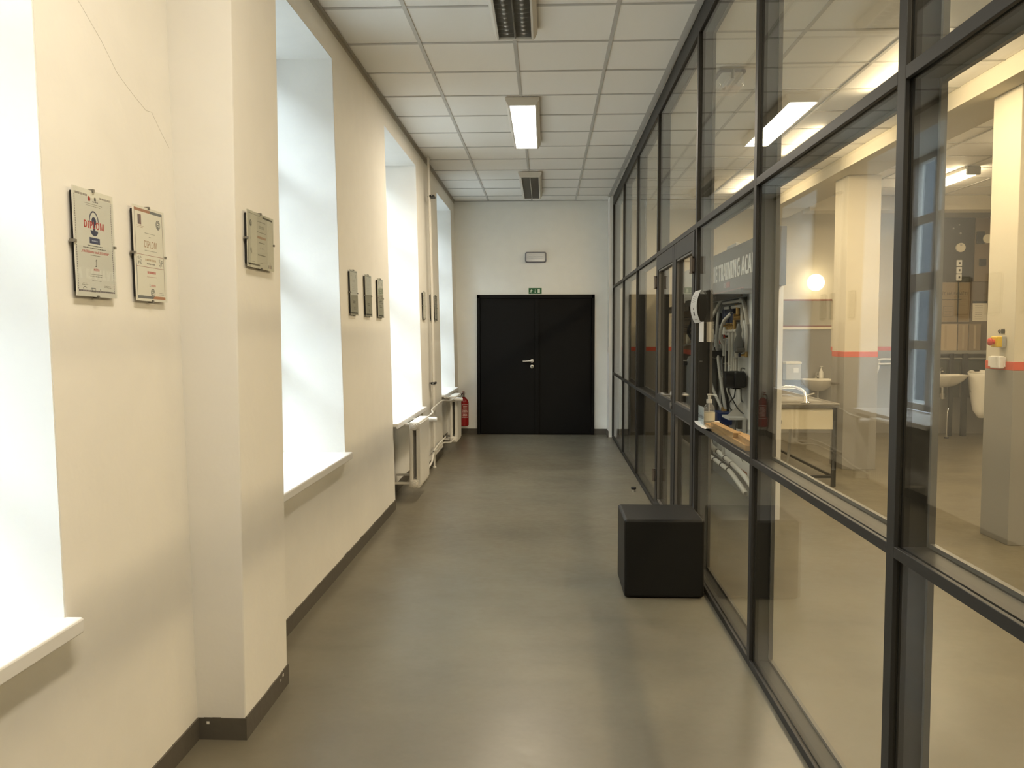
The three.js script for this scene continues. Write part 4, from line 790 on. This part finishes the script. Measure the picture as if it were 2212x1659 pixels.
{
  const o = thing('soap_bottle', 'white pump bottle on the wash basin under the mirror', 'pump bottle');
  mesh('bottle', lathe([[0, 0], [0.03, 0], [0.033, 0.01], [0.033, 0.09], [0.014, 0.12], [0.014, 0.14], [0, 0.14]], 4.03, 0.812, REND - 0.06), M.white, o);
  mesh('pump_head', [cyl(V(4.03, 0.952, REND - 0.06), V(4.03, 0.985, REND - 0.06), 0.008), rbox(4.01, 4.05, 0.98, 0.99, REND - 0.08, REND - 0.04, 0.003)], M.white, o);
  const m = thing('wall_mirror', 'long wall mirror with red-brown rails above the wash basin', 'mirror');
  mesh('mirror_glass', box(3.42, 4.17, 1.585, 1.945, REND - 0.012, REND - 0.003), std(lin(0.75, 0.75, 0.74), 0.03, { metalness: 1 }), m);
  mesh('mirror_rail', box(3.42, 4.18, 1.945, 1.968, REND - 0.02, REND), M.redBrown, m);
  mesh('mirror_rail', box(3.42, 4.18, 1.563, 1.585, REND - 0.02, REND), M.redBrown, m);
  mesh('mirror_ledge', box(3.42, 4.18, 1.530, 1.563, REND - 0.025, REND), M.cream, m);
  const g = thing('globe_lamp', 'glowing round globe lamp on the wall above the mirror', 'wall lamp');
  mesh('globe', new THREE.SphereGeometry(0.122, 28, 20).translate(3.90, 2.205, -(REND - 0.15)), new THREE.MeshPhysicalMaterial({ color: 0xffffff, roughness: 0.4, emissive: lin(1, 0.85, 0.58), emissiveIntensity: 3 }), g);
  mesh('lamp_base', [cyl(V(3.90, 2.205, REND), V(3.90, 2.205, REND - 0.04), 0.06)], M.white, g);
  const l = new THREE.PointLight(new THREE.Color().setRGB(1, 0.76, 0.46), 0.22); l.position.set(3.90, 2.205, -(REND - 0.15)); l.castShadow = true; l.shadow.radius = 5; scene.add(l);
  const k = thing('wall_hook', 'small chrome hook on the wall left of the wash basin', 'hook');
  mesh('hook_plate', rbox(3.70, 3.75, 0.98, 1.04, REND - 0.012, REND - 0.002, 0.003), M.chrome, k);
  mesh('hook_arm', tube([V(3.725, 1.02, REND - 0.012), V(3.725, 1.01, REND - 0.05), V(3.725, 0.975, REND - 0.06)], 0.008), M.chrome, k);
  const r = thing('grab_rail', 'white folding grab rail on the end wall right of the second pillar', 'grab rail');
  mesh('rail', tube([V(4.86, 1.075, REND - 0.04), V(4.92, 1.09, REND - 0.06), V(5.2, 1.09, REND - 0.08), V(5.5, 1.09, REND - 0.04)], 0.016), M.white, r);
  mesh('rail', tube([V(4.86, 1.02, REND - 0.04), V(5.2, 1.03, REND - 0.08), V(5.5, 1.03, REND - 0.04)], 0.014), M.white, r);
  mesh('rail_strut', tube([V(4.88, 1.06, REND - 0.03), V(4.87, 0.95, REND - 0.02), V(4.83, 0.84, REND - 0.012), V(4.80, 0.78, REND - 0.004)], 0.014), M.white, r);
}
// ---- the bathroom corner beside the near pillar
basin(5.57, REND - 0.352, 0.885, 'white wash basin on a frame left of the urinal', 0.68);
{
  const f = thing('mounting_frame', 'dark steel mounting frames with black cisterns behind the urinal', 'frame');
  for (const [x0, x1] of [[5.40, 5.45], [5.75, 5.80], [5.93, 6.0], [6.30, 6.36]]) mesh('upright', box(x0, x1, 0, 1.18, REND - 0.351, REND - 0.30), M.blackPlastic, f);
  mesh('cross_bar', [box(5.30, 6.75, 1.10, 1.12, REND - 0.32, REND - 0.30), box(5.30, 6.75, 1.177, 1.223, REND - 0.348, REND - 0.24)], M.grey, f);
  for (const [x0, x1] of [[5.46, 5.74], [5.81, 5.92], [6.01, 6.29]]) mesh('cistern_panel', box(x0, x1, 0.55, 1.09, REND - 0.28, REND - 0.24), std(lin(0.030, 0.034, 0.024), 0.5), f);
  const u = thing('urinal', 'white ceramic urinal half hidden by the near pillar', 'urinal'), x = 6.13, d = REND - 0.349;
  const g = lathe([[0, -0.62], [0.05, -0.62], [0.12, -0.52], [0.16, -0.30], [0.185, -0.05], [0.19, 0], [0.175, 0.012], [0.155, -0.01], [0.13, -0.28], [0.06, -0.40], [0, -0.42]], 0, 0, 0, 32);
  const p = g.attributes.position; for (let i = 0; i < p.count; i++) { p.setY(i, p.getY(i) + 0.22 * Math.max(0, -p.getZ(i))); if (p.getZ(i) < -0.15) p.setZ(i, -0.15); }
  g.computeVertexNormals(); g.translate(x, 0.90, -(d - 0.15)); mesh('bowl', g, M.ceramic, u);
  mesh('fixing_bolt', cyl(V(x - 0.165, 0.66, d - 0.17), V(x - 0.18, 0.66, d - 0.17), 0.012), M.steel, u);
  const e = thing('shower_hose', 'thin chrome hose rising from the floor below the basin', 'hose');
  mesh('hose', tube([V(5.60, 0.02, 12.1), V(5.60, 0.2, 12.1), V(5.61, 0.36, 12.11), V(5.63, 0.42, 12.13)], 0.009), M.chrome, e);
  mesh('hose_foot', cyl(V(5.60, 0, 12.1), V(5.60, 0.02, 12.1), 0.03), M.blackPlastic, e);
}
// ---- display boards on the end wall, seen beside the near pillar
{
  const w = thing('panel_wall', 'brown panelled wall behind posters and cisterns', 'panel'), z = REND - 0.30; w.userData.kind = 'structure';
  mesh('panel', box(5.25, RX, 1.226, 3.10, z + 0.02, REND), std(lin(0.13, 0.098, 0.066), 0.6), w);
  const o = thing('control_board', 'tall dark board with a round dial and a column of sockets', 'display board');
  mesh('board_panel', rbox(5.30, 6.06, 2.20, 3.10, z, z + 0.0195, 0.004), M.board, o);
  const dial = mesh('dial', cyl(V(5.862, 2.68, z), V(5.862, 2.68, z - 0.03), 0.064, 0.064, 28), M.cream, o);
  mesh('dial_mark', box(5.847, 5.877, 2.71, 2.72, z - 0.032, z - 0.03), M.grey, dial);
  for (let k = 0; k < 3; k++) { const s = mesh('socket', rbox(5.815, 5.885, 2.215 + k * 0.10, 2.305 + k * 0.10, z - 0.03, z, 0.006), M.white, o); mesh('socket_hole', box(5.838, 5.862, 2.245 + k * 0.10, 2.275 + k * 0.10, z - 0.031, z - 0.029), M.blackPlastic, s); }
  mesh('indicator', [cyl(V(5.76, 2.95, z), V(5.76, 2.95, z - 0.01), 0.012), cyl(V(5.84, 3.0, z), V(5.84, 3.0, z - 0.01), 0.01), cyl(V(5.86, 2.88, z), V(5.86, 2.88, z - 0.01), 0.014)], M.midGrey, o);
  mesh('cable', cyl(V(5.85, 1.62, z - 0.012), V(5.85, 2.22, z - 0.012), 0.007), M.blackPlastic, o);
  const b = thing('brown_board', 'brown wall board with a thermostat right of the dark board', 'display board');
  mesh('board_panel', rbox(6.07, RX - 0.01, 2.20, 3.10, z + 0.005, z + 0.0195, 0.004), M.brown, b);
  mesh('thermostat', rbox(6.085, 6.195, 2.735, 2.905, z - 0.02, z + 0.006, 0.01), M.blackPlastic, b);
  mesh('dial', cyl(V(6.225, 2.80, z + 0.006), V(6.225, 2.80, z - 0.04), 0.062, 0.062, 28), M.cream, b);
  mesh('bracket', rbox(6.13, 6.22, 2.42, 2.52, z - 0.03, z + 0.006, 0.01), M.blackPlastic, b);
  const p = thing('poster_board', 'brown poster board reading MÍT NA PAMĚTI below the dark board', 'poster');
  mesh('board_panel', rbox(5.35, 6.02, 1.63, 2.19, z, z + 0.0195, 0.003), std(lin(0.30, 0.235, 0.165), 0.7), p);
  mesh('poster_print', unitUV(box(5.36, 6.01, 1.64, 2.18, z - 0.002, z)), std(0xffffff, 0.7, { map: canvasTex(650, 540, (c, w, h) => { c.fillStyle = '#8a785f'; c.fillRect(0, 0, w, h); text(c, 'MÍT NA PAMĚTI', 424, 168, 58, '#4a3e31', 'normal'); lines(c, 400, 228, 330, 1, 10, 13, '#3d352c'); c.strokeStyle = '#5e5244'; c.lineWidth = 5; c.strokeRect(290, 330, 140, 140); lines(c, 360, 350, 120, 5, 24, 6, '#5e5244'); }) }), p);
  const q = thing('price_list', 'white list with black heading pinned right of the poster board', 'notice');
  mesh('sheet', unitUV(box(6.07, 6.27, 1.64, 1.925, z + 0.012, z + 0.0195)), std(0xffffff, 0.7, { map: canvasTex(240, 340, (c, w, h) => { c.fillStyle = '#cfc8b8'; c.fillRect(0, 0, w, h); c.fillStyle = '#2a2a2c'; c.fillRect(0, 0, w, 36); lines(c, 100, 70, 140, 7, 38, 8, '#8a8478'); }) }), q);
  [['pale carton at the left end of the shelf row', 5.52, 5.84, std(lin(0.42, 0.33, 0.22), 0.7)], ['narrow tan carton in the middle of the shelf row', 5.855, 5.995, std(lin(0.30, 0.23, 0.155), 0.7)], ['darker brown carton at the pillar end of the shelf row', 6.005, 6.17, std(lin(0.22, 0.165, 0.105), 0.7)]].forEach(([l, x0, x1, m]) => {
    const c = thing('carton', l, 'carton', 'cartons on the shelf'); mesh('carton_body', rbox(x0, x1, 1.2235, 1.60, z - 0.036, z + 0.0195, 0.004), m, c); mesh('carton_tape', box((x0 + x1) / 2 - 0.015, (x0 + x1) / 2 + 0.015, 1.25, 1.58, z - 0.0375, z - 0.0355), std(lin(0.36, 0.28, 0.18), 0.4), c);
  });
}
// ---- emergency stop and socket on the near pillar
{
  const o = thing('emergency_stop', 'yellow box with red mushroom button on the near pillar', 'emergency stop'), x = 3.202;
  mesh('box_body', rbox(x - 0.065, x, 1.375, 1.450, 6.075, 6.16, 0.008), M.yellow, o);
  mesh('box_back', rbox(x - 0.030, x + 0.001, 1.372, 1.453, 6.073, 6.163, 0.006), M.midGrey, o);
  mesh('button', [cyl(V(x - 0.065, 1.412, 6.117), V(x - 0.085, 1.412, 6.117), 0.018), lathe([[0, 0], [0.026, 0], [0.028, 0.008], [0.022, 0.018], [0, 0.022]], 0, 0, 0, 20).rotateZ(Math.PI / 2).translate(x - 0.083, 1.412, -6.117)], M.signalRed, o);
  const s = thing('socket_outlet', 'white double socket below the emergency stop', 'socket');
  mesh('socket_plate', rbox(x - 0.012, x, 1.235, 1.305, 6.07, 6.29, 0.004), M.white, s);
  mesh('socket_body', rbox(x - 0.045, x - 0.01, 1.225, 1.312, 6.068, 6.20, 0.008), M.white, s);
  const l = thing('pillar_label', 'small black label above the emergency stop', 'sign');
  mesh('label_plate', box(x - 0.002, x, 1.470, 1.500, 6.10, 6.145), M.blackPlastic, l);
  mesh('label_symbol', new THREE.TorusGeometry(0.011, 0.003, 8, 18).rotateY(Math.PI / 2).translate(x - 0.001, 1.485, -6.17), M.blackPlastic, l);
}

scene.traverse((o) => { if (o.isMesh) { o.castShadow = true; o.receiveShadow = true; } });
renderer.render(scene, camera);
